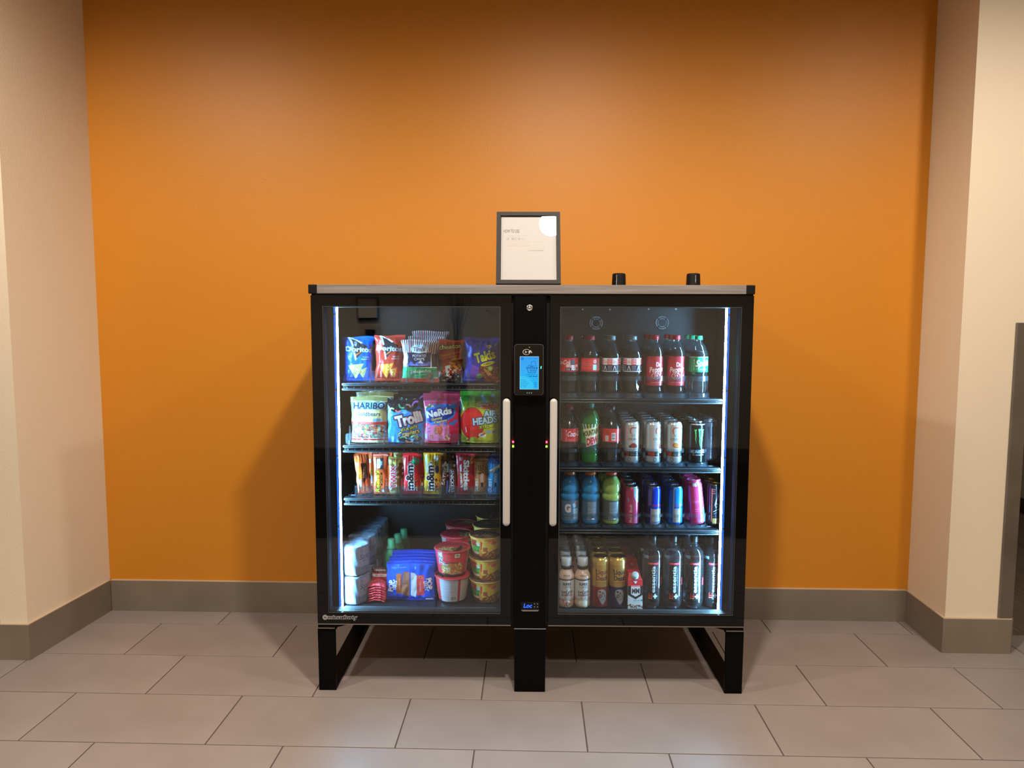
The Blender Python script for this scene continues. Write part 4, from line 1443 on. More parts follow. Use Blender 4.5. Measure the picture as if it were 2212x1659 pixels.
A = Art(146, 200, '#a8b436', res=0.95)
A.rect(0, 158, 146, 200, '#2f7a28').rect(0, 176, 146, 200, '#2a8a2c').rect(0, 140, 146, 158, '#6d8426').rect(0, 126, 146, 140, '#9aa030')
A.specks(0, 160, 146, 200, ['#1f6a20', '#2f8f34'], 40, 4, 12, 71, 0.25)
A.poly([(76, 180), (86, 184), (100, 156), (90, 152)], '#3a6ea0').poly([(118, 176), (126, 180), (136, 156), (128, 152)], '#2f5a90').ell(80, 180, 8, 6, '#6aa8c0').ell(122, 178, 8, 6, '#5a98b8')
A.ell(46, 74, 46, 62, '#a81a1e').ell(46, 76, 43, 58, '#bd2422').ell(44, 72, 40, 50, '#c62624')
A.text('sourfuls', 108, 148, 11, '#b8827a', w=72, bold=0.08, out='#2a1a16', ow=2.2)
A.poly([(78, 140), (142, 144), (142, 130), (84, 130)], '#a8321c').text('RAINBOW BERRY', 112, 136, 3, '#e0c8a0', w=48)
A.text('AIR', 114, 112, 22, '#a8cbe6', w=52, bold=0.11, out='#123060', ow=2.6, rot=4)
A.text('HEADS', 94, 86, 24, '#a8cbe6', w=92, bold=0.11, out='#123060', ow=2.6, rot=7)
A.text('XTREMES', 104, 64, 11, '#cfd84a', w=66, bold=0.06, rot=7, out='#1c3a1a', ow=1.4)
A.rect(98, 38, 140, 46, '#7ab0d8').rect(122, 38, 130, 46, '#b84a50').ell(84, 30, 14, 9, '#e0e6c0').poly([(74, 24), (90, 30), (94, 38), (78, 34)], '#3a80c8').poly([(82, 34), (94, 40), (96, 34), (86, 28)], '#c04040')
A.poly([(0, 36), (14, 26), (10, 8), (0, 0)], '#8a9a28').poly([(30, 18), (60, 24), (70, 10), (40, 0)], '#8fa030').line([(20, 60), (22, 40)], 2.2, '#e8d8c8').specks(14, 4, 36, 20, ['#a83a50', '#7a8a28'], 14, 3, 6, 72)
t = bag('gummy_bag', A, 48, (24, 4), 37, crumple=1.1, pinch=0.03, gusset=0.5)
place(t, -0.124, 0.152, 0.900, 'green and red sour candy pouch, rightmost on the second shelf', 'candy bag', 'gummy pouches on the second shelf')
t.scale = (1, 1, 0.985)
c = copy_tree(t)
place(c, -0.112, 0.220, 0.900, 'green topped pouch standing behind the red balloon sour candy pouch', 'candy bag', 'gummy pouches on the second shelf')

# ------------------------------------------------------------------ third shelf: candy bars standing on end
def bar(art, T, seed, seal=8, **kw):
    return bag('candy_bar', art, T, seal, seed, seal_name='crimped_end', crumple=kw.pop('crumple', 0.55), pinch=kw.pop('pinch', 0.07), sharp=0.35, **kw)


G3 = 'wrapped candy bars standing on the third shelf'
ZB = 0.7005
A = Art(58, 160, '#d8562a', res=1.0)
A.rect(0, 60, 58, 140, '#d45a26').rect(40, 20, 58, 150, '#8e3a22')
A.poly([(20, 120), (44, 118), (46, 70), (24, 40), (22, 60)], '#3a221a').text("REESE'S", 14, 64, 7, '#e8c82a', w=46, rot=90, out='#7a2a12', ow=1).text('STICKS', 30, 84, 7, '#c97a3a', w=42, rot=76)
A.rect(2, 110, 12, 124, '#c8dccc').specks(6, 20, 30, 34, ['#48a090', '#2a5a60'], 12, 1.5, 3.5, 81).rect(8, 30, 18, 60, '#a8a0a0')
t = bar(A, 20, 81, crumple=1.1)
place(t, -0.560, 0.150, ZB, 'crumpled orange candy bar wrapper leaning at the left end of the third shelf', 'candy bar', G3, rz=0.55, ry=-0.09)
c = copy_tree(t)
place(c, -0.532, 0.205, ZB, 'dark orange candy bar behind the crumpled leftmost one', 'candy bar', G3, rz=0.3)
A = Art(58, 152, '#e0542a', res=1.0)
A.rect(14, 96, 42, 138, '#3f3638').poly([(16, 98), (28, 100), (34, 120), (26, 136), (16, 134)], '#c9c2b8').poly([(28, 122), (38, 128), (36, 112), (30, 108)], '#8a98a8')
A.text("Reese's", 17, 50, 15, '#ecd22c', w=84, rot=90, bold=0.07, out='#2a1a10', ow=1.8, shear=0.2)
A.rect(30, 34, 37, 84, '#2e1e18').text('BIG CUP', 33.5, 58, 3, '#e8c850', w=34, rot=90).lines(42, 92, 44, 130, 12, '#7a2a18', wd=0.8).ell(38, 12, 6, 5, '#9fb0c0').rect(0, 144, 58, 152, '#d86a58')
rb = bar(A, 20, 83, seal=6)
place(rb, -0.499, 0.148, ZB, 'orange candy bar with yellow vertical lettering, second on the third shelf', 'candy bar', G3)
for i, (dx, dy, s_) in enumerate(((0.010, 0.055, 1.04), (0.018, 0.105, 1.08))):
    c = copy_tree(rb)
    place(c, -0.499 + dx, 0.148 + dy, ZB, ('middle' if i == 0 else 'rearmost') + ' orange candy bar of the column second from the left', 'candy bar', G3)
    c.scale = (1, 1, s_)
A = Art(52, 142, '#8a6238', res=1.0)
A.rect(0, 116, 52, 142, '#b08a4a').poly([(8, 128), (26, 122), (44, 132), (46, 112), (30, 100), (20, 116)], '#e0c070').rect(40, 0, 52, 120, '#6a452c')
A.text('TWIX', 17, 66, 22, '#c8324a', w=88, rot=90, bold=0.08, out='#e8e4f0', ow=2.2, shear=-0.1)
A.poly([(30, 84), (38, 92), (42, 86), (34, 78)], '#c8b898').poly([(30, 66), (38, 72), (42, 66), (34, 60)], '#c8b898').rect(30, 70, 40, 82, '#7a4a2a').rect(4, 4, 24, 14, '#b89a70').lines(16, 6, 40, 14, 2, '#8ad0c8')
tb_ = bar(A, 20, 85)
place(tb_, -0.443, 0.148, ZB, 'gold brown candy bar with pink vertical lettering, third on the third shelf', 'candy bar', G3, rz=0.1)
for i, (dx, dy, s_) in enumerate(((0.010, 0.055, 1.05), (0.018, 0.105, 1.10))):
    c = copy_tree(tb_)
    place(c, -0.443 + dx, 0.148 + dy, ZB, ('middle' if i == 0 else 'rearmost') + ' gold brown candy bar of the column third from the left', 'candy bar', G3)
    c.scale = (1, 1, s_)
for nm, bg, edge, x_, seed_, hh_, lab in (('red', '#d4242c', '#a8202a', -0.380, 87, 158, 'bright red chocolate candy pack with brown vertical lettering'),
                                         ('yellow', '#e8a81c', '#c88a18', -0.303, 91, 168, 'yellow peanut candy pack with brown vertical lettering')):
    A = Art(72, hh_, bg, res=1.0)
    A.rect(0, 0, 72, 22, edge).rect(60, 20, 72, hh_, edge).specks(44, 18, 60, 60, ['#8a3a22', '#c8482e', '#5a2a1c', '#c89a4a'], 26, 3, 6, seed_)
    A.text('m&m', 28, 66, 28, '#3a2420', w=96, rot=90, bold=0.10, out='#cfe6f6', ow=2.4)
    A.text("'s", 30, 122, 12, '#3a2420', rot=90, bold=0.08, out='#cfe6f6', ow=1.8)
    if nm == 'red':
        A.ell(52, 128, 13, 15, '#14704a').poly([(40, 142), (48, 128), (42, 118), (36, 124)], '#28a878').ell(54, 128, 6, 9, '#6a6a50')
        A.poly([(6, 130), (12, 140), (9, 90), (5, 100)], '#f09098')
    else:
        A.ell(56, 98, 7, 16, '#2a3a70').ell(54, 124, 8, 12, '#6a8a4a').poly([(40, 140), (48, 152), (58, 148), (68, 154), (62, 136), (50, 130)], '#d8d0c8').poly([(6, 150), (16, 156), (20, 90), (12, 84)], '#f6e8c0').poly([(44, 120), (50, 140), (40, 132)], '#b8844a')
    m_ = bar(A, 26, seed_, seal=9, crumple=0.9)
    place(m_, x_, 0.150, ZB, lab, 'candy bar', G3, rz=-0.03)
    m_.scale = (1, 1, 0.985)
    for i, (dx, dy, s_) in enumerate(((0.012, 0.06, 1.06), (0.022, 0.115, 1.14))):
        if nm == 'yellow' and i == 1:
            s_ = 1.02
        c = copy_tree(m_)
        place(c, x_ + dx, 0.150 + dy, ZB, ('second ' if i == 0 else 'third ') + nm + ' candy pack from the glass, half hidden behind the first', 'candy bar', G3)
        c.scale = (1, 1, s_)
A = Art(34, 132, '#3a2620', res=1.0)
A.text('SATISFY', 12, 78, 10, '#c8b8b0', w=84, rot=82, bold=0.05, shear=0.25, out='#8a2a2a', ow=0.5).rect(21, 84, 30, 116, '#9fd0e8').lines(23, 88, 28, 112, 6, '#5a8aa0', wd=1).ell(25, 72, 4, 4, '#e088c0').rect(20, 4, 27, 52, '#5a6ac8').poly([(4, 110), (18, 126), (22, 118), (8, 104)], '#a8a0a0')
t = bar(A, 16, 95)
place(t, -0.2545, 0.150, ZB, 'dark brown candy bar with a pale blue sticker, beside the yellow pack', 'candy bar', G3, rz=0.3)
A = Art(34, 128, '#3a261e', res=1.0)
A.rect(6, 4, 28, 96, '#b85a4a').rect(7.5, 5.5, 26.5, 94.5, '#2c2326').text('SNICKERS', 17, 50, 12, '#cfc8d0', w=84, rot=-90, bold=0.05, shear=0.2).ell(24, 110, 4, 5, '#b89a88')
sn = bar(A, 18, 97)
place(sn, -0.2265, 0.150, ZB, 'dark brown candy bar with white downward lettering, left of the red fruit candy', 'candy bar', G3, rz=-0.1)
c = copy_tree(sn)
place(c, -0.238, 0.205, ZB, 'dark brown candy bar behind the two dark front ones', 'candy bar', G3, rz=0.1)
c.scale = (1.1, 1, 1.2)
A = Art(74, 162, '#a82230', res=1.0)
A.rect(0, 150, 74, 162, '#7a2030').rect(0, 0, 74, 20, '#96222e').rect(14, 130, 24, 142, '#c8c8d0').text('ZZ', 19, 136, 7, '#5a3040', w=7)
A.poly([(14, 112), (22, 118), (24, 60), (28, 30), (18, 26)], '#d8d0e0').specks(16, 30, 26, 90, ['#5a3ac0', '#d8c040', '#c8404a', '#e8e0f0', '#4a9a5a'], 22, 2, 4.5, 99)
A.specks(44, 118, 70, 148, ['#3a7a40', '#d88a30', '#c03a3a', '#2a5a30'], 22, 3, 6, 98)
A.text('Skittles', 41, 74, 21, '#e6e8f0', w=116, rot=-90, bold=0.11, out='#4a1a24', ow=0.8)
A.ell(62, 20, 6, 8, '#c8682a')
sk = bar(A, 24, 101, seal=9, crumple=0.7)
place(sk, -0.178, 0.150, ZB, 'dark red fruit candy pack with big white downward lettering', 'candy bar', G3)
c = copy_tree(sk)
place(c, -0.170, 0.21, ZB, 'dark red fruit candy pack standing behind the front one', 'candy bar', G3)
for nm, bg, hi, x_, seed_ in (('tan', '#a87850', '#8a5a34', -0.120, 103), ('sky blue', '#2f8fd8', '#2878c0', -0.0695, 105)):
    A = Art(54, 136, bg, res=1.0)
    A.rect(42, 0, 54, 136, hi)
    if nm == 'tan':
        A.ell(24, 98, 17, 20, '#6e4424').specks(12, 84, 40, 112, ['#9a6a3a', '#b8864a', '#4a2a18'], 40, 1.5, 3.5, 104).rect(0, 112, 54, 136, '#8e6438')
    else:
        A.poly([(6, 92), (20, 100), (54, 120), (54, 108), (22, 86)], '#c8c8c0').poly([(8, 88), (22, 94), (24, 86), (12, 80)], '#8a7a68').arc(38, 94, 7, 0, 360, 2.2, '#1c2430').rect(0, 118, 54, 136, '#2450a0')
    A.text('QUEST', 11, 36, 12, '#d8e4ee', w=56, rot=90, bold=0.02, shear=0.2)
    for i in range(3):
        A.arc(32, 54 + i * 11, 4.2, 0, 360, 2.0, '#d8e4ee')
    A.rect(28, 30, 37, 46, '#2a2c40')
    q_ = bar(A, 22, seed_, seal=7, crumple=0.6)
    place(q_, x_, 0.150, ZB, nm + ' protein bar with round white marks, ' + ('right of the red fruit candy' if nm == 'tan' else 'rightmost on the third shelf'), 'candy bar', G3)
    c = copy_tree(q_)
    place(c, x_ - 0.002 if nm != 'tan' else x_ + 0.006, 0.205, ZB, nm + ' protein bar standing behind the front one of its kind', 'candy bar', G3)
    c.scale = (0.95, 1, 1.06)

# ------------------------------------------------------------------ left cooler, bottom deck
ZD = 0.2865
# wrapped paper rolls in two layers
A = Art(346, 106, '#8494ac', res=0.85)
A.gain = 0.9
for k in range(3):
    bx = 112 + k * 116
    A.rect(bx - 6, 30, bx + 62, 100, '#a8aec6')
    A.text('Scott', bx + 32, 66, 18, '#3a4684', w=52, bold=0.03, shear=0.25, out='#dfe4f0', ow=0.8).arc(bx + 12, 86, 5, 0, 360, 1.2, '#6a76a8').arc(bx + 12, 92, 4, 0, 360, 1.0, '#6a76a8')
    A.arc(bx + 34, 54, 18, 200, 330, 1.6, '#5a66a0', ry=5).lines(bx + 16, 16, bx + 44, 32, 5, '#5a6494', wd=1.0).rect(bx, 16, bx + 2, 34, '#4a5484')
    A.line([(bx - 34, 34), (bx - 14, 34), (bx - 14, 98), (bx - 34, 98), (bx - 34, 34)], 1.1, '#4a7a98').line([(bx - 34, 56), (bx - 14, 56)], 1.1, '#4a7a98')
    A.poly([(bx - 28, 88), (bx - 24, 95), (bx - 20, 88)], '#4a7a98').arc(bx - 24, 50, 3, 0, 360, 1.6, '#2f5a80').lines(bx - 30, 60, bx - 18, 84, 7, '#5a8aa6', wd=0.8)


def paper_roll():
    t = empty('wrapped_paper_roll')
    rd = random.Random(7)
    ph = [rd.uniform(0, 6) for _ in range(6)]

    def fn(U, V):
        a = (U / 346 - 0.5) * 2 * PI - PI / 2
        R = 53.5 + 0.8 * np.sin(9 * a + ph[0] + V * 0.05) * (np.abs(V / 53 - 1) ** 2) + 0.5 * np.sin(15 * a + V * 0.09)
        R = R - 2.2 * np.exp(-V / 3.0) - 2.2 * np.exp(-(106 - V) / 3.0)
        # squarish in plan, as the rolls are squeezed in their wrap
        k = 1 + 0.045 * np.cos(4 * a) * -1
        return R * k * np.cos(a) / 1000, R * k * np.sin(a) / 1000, V / 1000
    link('wrap', A.mesh('wrap', fn), M['film_matte'], t)
    seg = 60
    a = np.linspace(0, 2 * PI, seg, endpoint=False)
    rr = np.array([52, 49, 42, 34, 26, 18, 8, 0.3])
    zz = np.array([105.6, 107.5, 108.2, 107.6, 106.5, 104.5, 103.5, 103.0])
    Rm = rr[:, None] * (1 - 0.045 * np.cos(4 * a))[None, :]
    Zm = zz[:, None] + 1.6 * np.sin(7 * a + rr[:, None] * 0.2) * (rr[:, None] < 50) + 0.9 * np.sin(17 * a)[None, :] * (rr[:, None] < 50) * (rr[:, None] > 5)
    V = np.stack([Rm * np.cos(a), Rm * np.sin(a), Zm], 2).reshape(-1, 3) / 1000
    r = np.arange(len(rr) - 1)[:, None] * seg
    c = np.arange(seg)[None, :]
    F = np.stack([r + c, r + (c + 1) % seg, r + seg + (c + 1) % seg, r + seg + c], 2).reshape(-1, 4)
    link('folded_top', np_mesh('folded_top', V, F), M['roll_top'], t)
    return t


M['roll_top'] = pbr('roll_wrap_top', '#8a98ae', 0.3, bump=0.5, bump_scale=60, bump_dist=0.003)
roll = paper_roll()
n_ = 0
for layer in range(2):
    for i in range(4):
        c = roll if n_ == 0 else copy_tree(roll)
        n_ += 1
        la = ('pale blue wrapped paper roll of the ' + ('lower' if layer == 0 else 'upper') + ' layer, ' + ORD[i])
        place(c, -0.604 + i * 0.005, 0.149 + i * 0.1095, ZD + layer * 0.1115, la, 'paper roll', 'wrapped paper rolls', rz=-0.50 + 0.12 * i)
        c.scale = (1, 1, 0.98 if layer == 0 else 1.03)
# green bottles beside the rolls
M['green_bottle'] = pbr('green_bottle_plastic', '#3f9a5c', 0.3)
M['green_lid'] = pbr('green_bottle_cap', '#5fbf80', 0.35)
for i in range(3):
    if i == 0:
        gbt = empty('green_bottle')
        lathe('bottle_body', smooth_prof([(26, 0, 1), (31, 4), (33, 20), (33, 70), (32, 105), (26, 125), (19, 135), (18, 142, 1), (17.5, 143, 1)]), M['green_bottle'], gbt, 36)
        lathe('cap', [(20, 140), (20, 144), (15.5, 145), (14.5, 174), (13, 176), (0.3, 176)], M['green_lid'], gbt, 30)
        c = gbt
    else:
        c = copy_tree(gbt)
    place(c, -0.497 + i * 0.014, 0.335 + i * 0.070, ZD, 'green bottle with a tall cap behind the blue pastry packs, ' + ('nearest of three' if i == 0 else 'middle of three' if i == 1 else 'rearmost of three'), 'bottle', 'green bottles on the bottom deck')
    c.scale = (1, 1, 1.03)
# red glossy meat snack packets: one standing, the others lying in a curved stack before it
A = Art(74, 96, '#c8323a', res=0.95)
A.rect(0, 74, 74, 96, '#4a2024').text('ORIGINAL', 36, 84, 6, '#e8e0e4', w=46, bold=0.05).rect(0, 60, 74, 70, '#e4dde2').text('BEEF JERKY', 36, 65, 4.5, '#7a3038', w=40)
A.specks(4, 4, 70, 56, ['#d84a50', '#a8242c', '#e06a70'], 40, 3, 9, 111)
je = bag('snack_packet', A, 16, 6, 113, crumple=1.2)
place(je, -0.517, 0.190, ZD + 0.012, 'red snack packet with a dark top band standing behind the curved stack', 'snack packet', 'red snack packets on the bottom deck', rx=-0.25)
A = Art(78, 58, '#d8404c', res=0.9)
A.rect(0, 44, 78, 58, '#e07078').specks(2, 2, 76, 56, ['#c02c38', '#e05a64'], 30, 3, 8, 115)


def curved_packet():
    t = empty('snack_packet')

    def fn(U, V, s=1):
        u = U / 78 * 2 - 1
        v = V / 58 * 2 - 1
        x = (U - 39) * 0.92
        z = 9 * (1 - u * u) - 9 + s * 3.2 * np.clip((1 - np.abs(u) ** 4) * (1 - np.abs(v) ** 3), 0, 1) + 0.8 * np.sin(u * 9 + v * 3)
        return x / 1000, (V - 29) / 1000, z / 1000
    bu, bv = np.linspace(0, 78, 14), np.linspace(0, 58, 9)
    U, V = np.meshgrid(bu, bv)
    P = np.stack(fn(U, V, -1), -1).reshape(-1, 3)
    F = grid_faces(9, 14)[:, ::-1]
    link('pouch', A.mesh('pouch', fn, extra=(P, F, np.tile(np.array(lin('#b03040')), (len(P), 1)))), M['film'], t)
    return t


cp_ = curved_packet()
for i in range(7):
    c = cp_ if i == 0 else copy_tree(cp_)
    place(c, -0.5165 + (i % 3 - 1) * 0.001, 0.140, ZD + 0.0135 + i * 0.0095, 'curved red snack packet lying in the stack beside the rolls, ' + ['lowest', 'second from below', 'third from below', 'middle one', 'third from the top', 'second from the top', 'topmost'][i], 'snack packet', 'red snack packets on the bottom deck', rz=0.06 * (i % 2), rx=0.10)
    c.scale = (0.9, 0.9, 1)

# blue pastry packs
A = Art(184, 158, '#1a52d8', res=0.9)
A.rect(0, 0, 184, 10, '#1644c0').rect(0, 148, 184, 158, '#1644b8').rect(91, 0, 93, 158, '#1238a8')
A.poly([(38, 30), (60, 28), (60, 112), (38, 110)], '#a85a30').poly([(58, 26), (90, 14), (90, 116), (66, 120)], '#9a6a52').line([(62, 72), (88, 70)], 2, '#7a4a38').line([(68, 40), (68, 20)], 2, '#7a4a38')
A.poly([(94, 116), (110, 112), (118, 100), (122, 70), (116, 30), (112, 14), (94, 22)], '#bccadd').specks(95, 24, 116, 108, ['#e8eef4', '#8aa0c0', '#d8a8b0'], 60, 0.8, 2, 121)
A.rect(117, 22, 146, 104, '#d8484c').line([(124, 96), (132, 102), (140, 92), (126, 90)], 2, '#e8a090')
A.text('Frosted Brown Sugar', 50, 70, 3.5, '#e8d0c0', w=48, rot=90).text('Frosted Strawberry', 130, 58, 3.5, '#f4d0d0', w=44, rot=90)
A.text('POP.', 18, 62, 18, '#d8e4f6', w=52, rot=82, bold=0.12, out='#1c3a9a', ow=1).text('TARTS', 33, 62, 11, '#d8e4f6', w=40, rot=82, bold=0.1)
A.text('POP.', 166, 66, 18, '#d8e4f6', w=52, rot=-82, bold=0.12, out='#1c3a9a', ow=1).text('TARTS', 151, 62, 11, '#d8e4f6', w=40, rot=-82, bold=0.1)
A.text('2', 112, 134, 8, '#a8c4f0').text('TOASTER PASTRIES', 60, 136, 3.5, '#a8c4f0', w=36).lines(20, 130, 40, 138, 2, '#8ab0ea', wd=1).rect(150, 4, 178, 9, '#c8d8ee')
pt_ = bag('pastry_pack', A, 20, 9, 125, crumple=1.25, pinch=0.015, sharp=0.3)
for i in range(5):
    c = pt_ if i == 0 else copy_tree(pt_)
    place(c, -0.391 + (i % 2) * 0.004, 0.148 + i * 0.032, ZD, 'blue toaster pastry pack on the bottom deck, ' + ORD[i], 'pastry pack', 'blue toaster pastry packs', rz=0.02 * (-1) ** i, rx=-0.035)
    c.scale = (1, 1, 0.94 + 0.008 * i)


# instant noodle bowls
def bowl(name, art, r0, r1, h, rim, lidart, turn=0.0):
    t = empty(name)

    def rfn(V):
        return r0 + (r1 - r0) * (V / h) ** 0.8 + 0 * V
    wrap_label(art, r1, 0, t, 'label', 'bowl_wall', rfn, turn)
    lathe('rim', [(r1 - 1, h - 2), (r1 + 3.2, h - 1.6), (r1 + 3.8, h), (r1 + 3.0, h + 1.6), (r1 - 0.5, h + 1.8)], M[rim], t, 48)
    R_ = r1 + 1.2

    def fn(U, V):
        u, v = U / 120 * 2 - 1, V / 120 * 2 - 1
        # square to disc
        x = u * np.sqrt(1 - v * v / 2) * R_
        y = v * np.sqrt(1 - u * u / 2) * R_
        q = np.hypot(x, y) / R_
        return x / 1000, y / 1000, (h + 1.9 + 1.0 * (1 - q ** 3)) / 1000
    link('foil_lid', lidart.mesh('foil_lid', fn), M['label'], t)
    lathe('foot', [(r0, 0.3), (r0 - 3, 0.3), (r0 - 5, 3), (0.3, 3)], M[rim], t, 32)
    return t


M['rim_red'] = pbr('bowl_rim_red', '#c8505a', 0.35)
M['rim_yellow'] = pbr('bowl_rim_yellow', '#e0a850', 0.35)
LA = Art(120, 120, '#b02a34', res=0.7)
LA.rect(10, 10, 110, 50, '#7a4a30').specks(10, 8, 80, 54, ['#c8a058', '#d8c080', '#8a3a22', '#5a8a40'], 60, 2, 5, 131).text('RAMYUN', 44, 30, 12, '#e8e0b8', w=60, bold=0.05, out='#2a1a18', ow=1)
LA.poly([(80, 20), (86, 70), (92, 70), (98, 20)], '#1c1618').poly([(56, 34), (110, 48), (112, 40), (60, 26)], '#1c1618').poly([(66, 12), (72, 24), (108, 12), (104, 6)], '#1c1618')
A = Art(400, 100, '#c8303c', res=0.85)
for b0 in (0,):
    A.rect(0, 0, 400, 8, '#2a1c1c')
    A.ell(206, 30, 54, 25, '#3a2420').ell(206, 30, 51, 22.5, '#a86a38').specks(160, 12, 252, 50, ['#d8a860', '#c8853a', '#b04a28', '#6a8a3a', '#e8c890'], 110, 2, 5.5, 133, 0.5)
    A.text('SHIN', 184, 32, 8, '#e8e0a8', w=30, bold=0.06, out='#2a2a20', ow=0.8).text('BOWL', 184, 22, 5, '#e8e0a8', w=26, bold=0.04, out='#2a2a20', ow=0.8).text('SPICY', 176, 46, 5, '#cfe0f0', w=24, bold=0.04, out='#2a3a6a', ow=0.8)
    A.text('NOODLE SOUP', 226, 9, 4, '#e8d8d0', w=56, bold=0.04)
    # brush-written character at the left of the front
    for pts in ([(146, 92), (166, 86)], [(156, 96), (156, 52)], [(140, 76), (170, 70)], [(144, 62), (168, 56)], [(146, 88), (150, 70)], [(164, 84), (160, 62)], [(156, 60), (142, 44)], [(158, 58), (176, 50)]):
        A.line(pts, 7.0, '#e0dcee')
    for pts in ([(146, 92), (166, 86)], [(156, 96), (156, 52)], [(140, 76), (170, 70)], [(144, 62), (168, 56)], [(146, 88), (150, 70)], [(164, 84), (160, 62)], [(156, 60), (142, 44)], [(158, 58), (176, 50)]):
        A.line(pts, 3.6, '#241c30')
    A.rect(214, 72, 238, 90, '#2a1c18').rect(215.5, 73.5, 236.5, 88.5, '#d8c8b0').line([(219, 81), (233, 81)], 2, '#3a2420').line([(226, 75), (226, 87)], 2, '#3a2420').lines(218, 76, 234, 86, 2, '#3a2420', wd=1)
    A.lines(176, 60, 200, 84, 4, '#e86a70', wd=1.6)
    # nutrition panel round the side
    A.rect(276, 6, 360, 94, '#b0aab4').rect(352, 6, 362, 94, '#a82430').rect(362, 6, 400, 94, '#b8a89c').lines(280, 30, 312, 90, 12, '#6a6a78', wd=0.9).lines(316, 40, 348, 90, 10, '#6a6a78', wd=0.9).lines(280, 10, 316, 28, 5, '#6a6a78', wd=0.9)
    A.barcode(320, 12, 346, 28).rect(0, 8, 40, 94, '#b8a89c').lines(4, 14, 36, 88, 9, '#8a4a48', wd=1.6)
shin = bowl('noodle_bowl', A, 52, 66, 96, 'rim_red', LA)
GB = 'red noodle bowls on the bottom deck'
place(shin, -0.232, 0.170, ZD + 0.105, 'upper front red noodle bowl showing its picture side', 'noodle bowl', GB)
c = copy_tree(shin)
place(c, -0.232, 0.170, ZD, 'lower front red noodle bowl turned to show its grey nutrition panel', 'noodle bowl', GB, rz=-1.95 + PI * 0 + 0.0)
for i in range(2):
    for l in range(2):
        c = copy_tree(shin)
        place(c, -0.226 + 0.004 * i, 0.316 + 0.142 * i, ZD + l * 0.105, ('upper' if l else 'lower') + ' red noodle bowl in the ' + ('middle stack' if i == 0 else 'rearmost stack') + ' behind the front pair', 'noodle bowl', GB, rz=0.8 + i + l)
        c.scale = (0.97, 0.97, 1.03 if l == 0 else 1.08)
LB = Art(120, 120, '#5a4a38', res=0.7)
LB.specks(4, 4, 116, 116, ['#6a5038', '#3a2c22', '#7a5a30', '#8a6a48', '#4a3a58'], 120, 3, 9, 141).text('HOT & SPICY', 60, 60, 14, '#b8a080', w=90, bold=0.06, out='#2a2018', ow=1)
A = Art(380, 82, '#d8b44a', res=0.9)
A.poly([(0, 0), (380, 0), (380, 34), (290, 44), (230, 30), (190, 20), (0, 26)], '#7a4a28')
for b0 in (170, 360, -20):
    A.specks(b0 + 40, 2, b0 + 130, 34, ['#c89a58', '#8a5028', '#d8b070', '#5a2c1a', '#b07a40'], 130, 2, 5, 143 + b0, 0.4)
    A.text('HOT', b0 - 32 + 16, 60, 19, '#c8262c', w=32, bold=0.12, out='#3a1412', ow=1.4).text('&', b0 + 9, 58, 14, '#bcd8ee', w=13, bold=0.1, out='#2a3a60', ow=1)
    A.text('SPICY', b0 - 8, 38, 18, '#1faa48', w=44, bold=0.12, out='#0c3a1c', ow=1.4)
    A.poly([(b0 + 18, 72), (b0 + 26, 66), (b0 + 22, 40), (b0 + 14, 28), (b0 + 18, 50)], '#c82828').ell(b0 + 14, 74, 7, 4, '#e8a030')
    A.ell(b0 - 8, 22, 20, 5, '#e0c8b8').ell(b0 + 16, 20, 8, 11, '#e08a3a').poly([(b0 + 28, 48), (b0 + 34, 58), (b0 + 42, 46)], '#a8c860').rect(b0 + 28, 30, b0 + 46, 46, '#a85a48')
    for k_ in range(5):
        A.poly([(b0 + 48 + k_ * 8, 74), (b0 + 56 + k_ * 8, 74), (b0 + 51 + k_ * 8, 60)], '#c8682a')
    A.ell(b0 + 72, 62, 11, 6, '#b02c34').text('Nissin', b0 + 72, 62, 3.5, '#f0d8d0', w=15)
    A.text('RAMEN', b0 + 2, 8, 6, '#2a1c18', w=34, bold=0.06)
A.rect(270, 8, 330, 76, '#cfc47a').lines(276, 14, 324, 72, 9, '#6a6238', wd=1)
hs = bowl('noodle_bowl', A, 47, 62, 82, 'rim_yellow', LB)
GB = 'yellow noodle bowls on the bottom deck'
n_ = 0
for i in range(3):
    for l in range(3):
        c = hs if n_ == 0 else copy_tree(hs)
        n_ += 1
        pos = ('bottom', 'middle', 'top')[l] + ' yellow noodle bowl of the ' + ('front stack beside the red bowls' if i == 0 else 'second stack from the glass' if i == 1 else 'rear stack')
        place(c, -0.101 + i * 0.004, 0.168 + i * 0.134, ZD + l * 0.0858, pos, 'noodle bowl', GB, rz=-0.30 if i == 0 else 1.3 * l + i)


# clear dividers on the snack shelves
def divider(x, z, w, h, label, rows=0.02):
    t = empty('shelf_divider')
    P = rrect(-w / 2, w / 2, 0, h, min(0.010, h * 0.3))
    MB().prism(P, 0.0, 0.002).build('front_tab', M['acrylic'], t)
    MB().box(-0.0008, 0.0008, 0.002, rows, 0, h * 1.6).build('fin', M['acrylic'], t)
    MB().box(-0.004, 0.004, -0.004, 0.0, 0.0, 0.004).box(-0.0028, 0.0028, -0.003, 0, 0.004, 0.016).build('clip', M['clip'], t, bevel=0.001)
    place(t, x, 0.094, z, label, 'divider', 'clear shelf dividers')
    return t


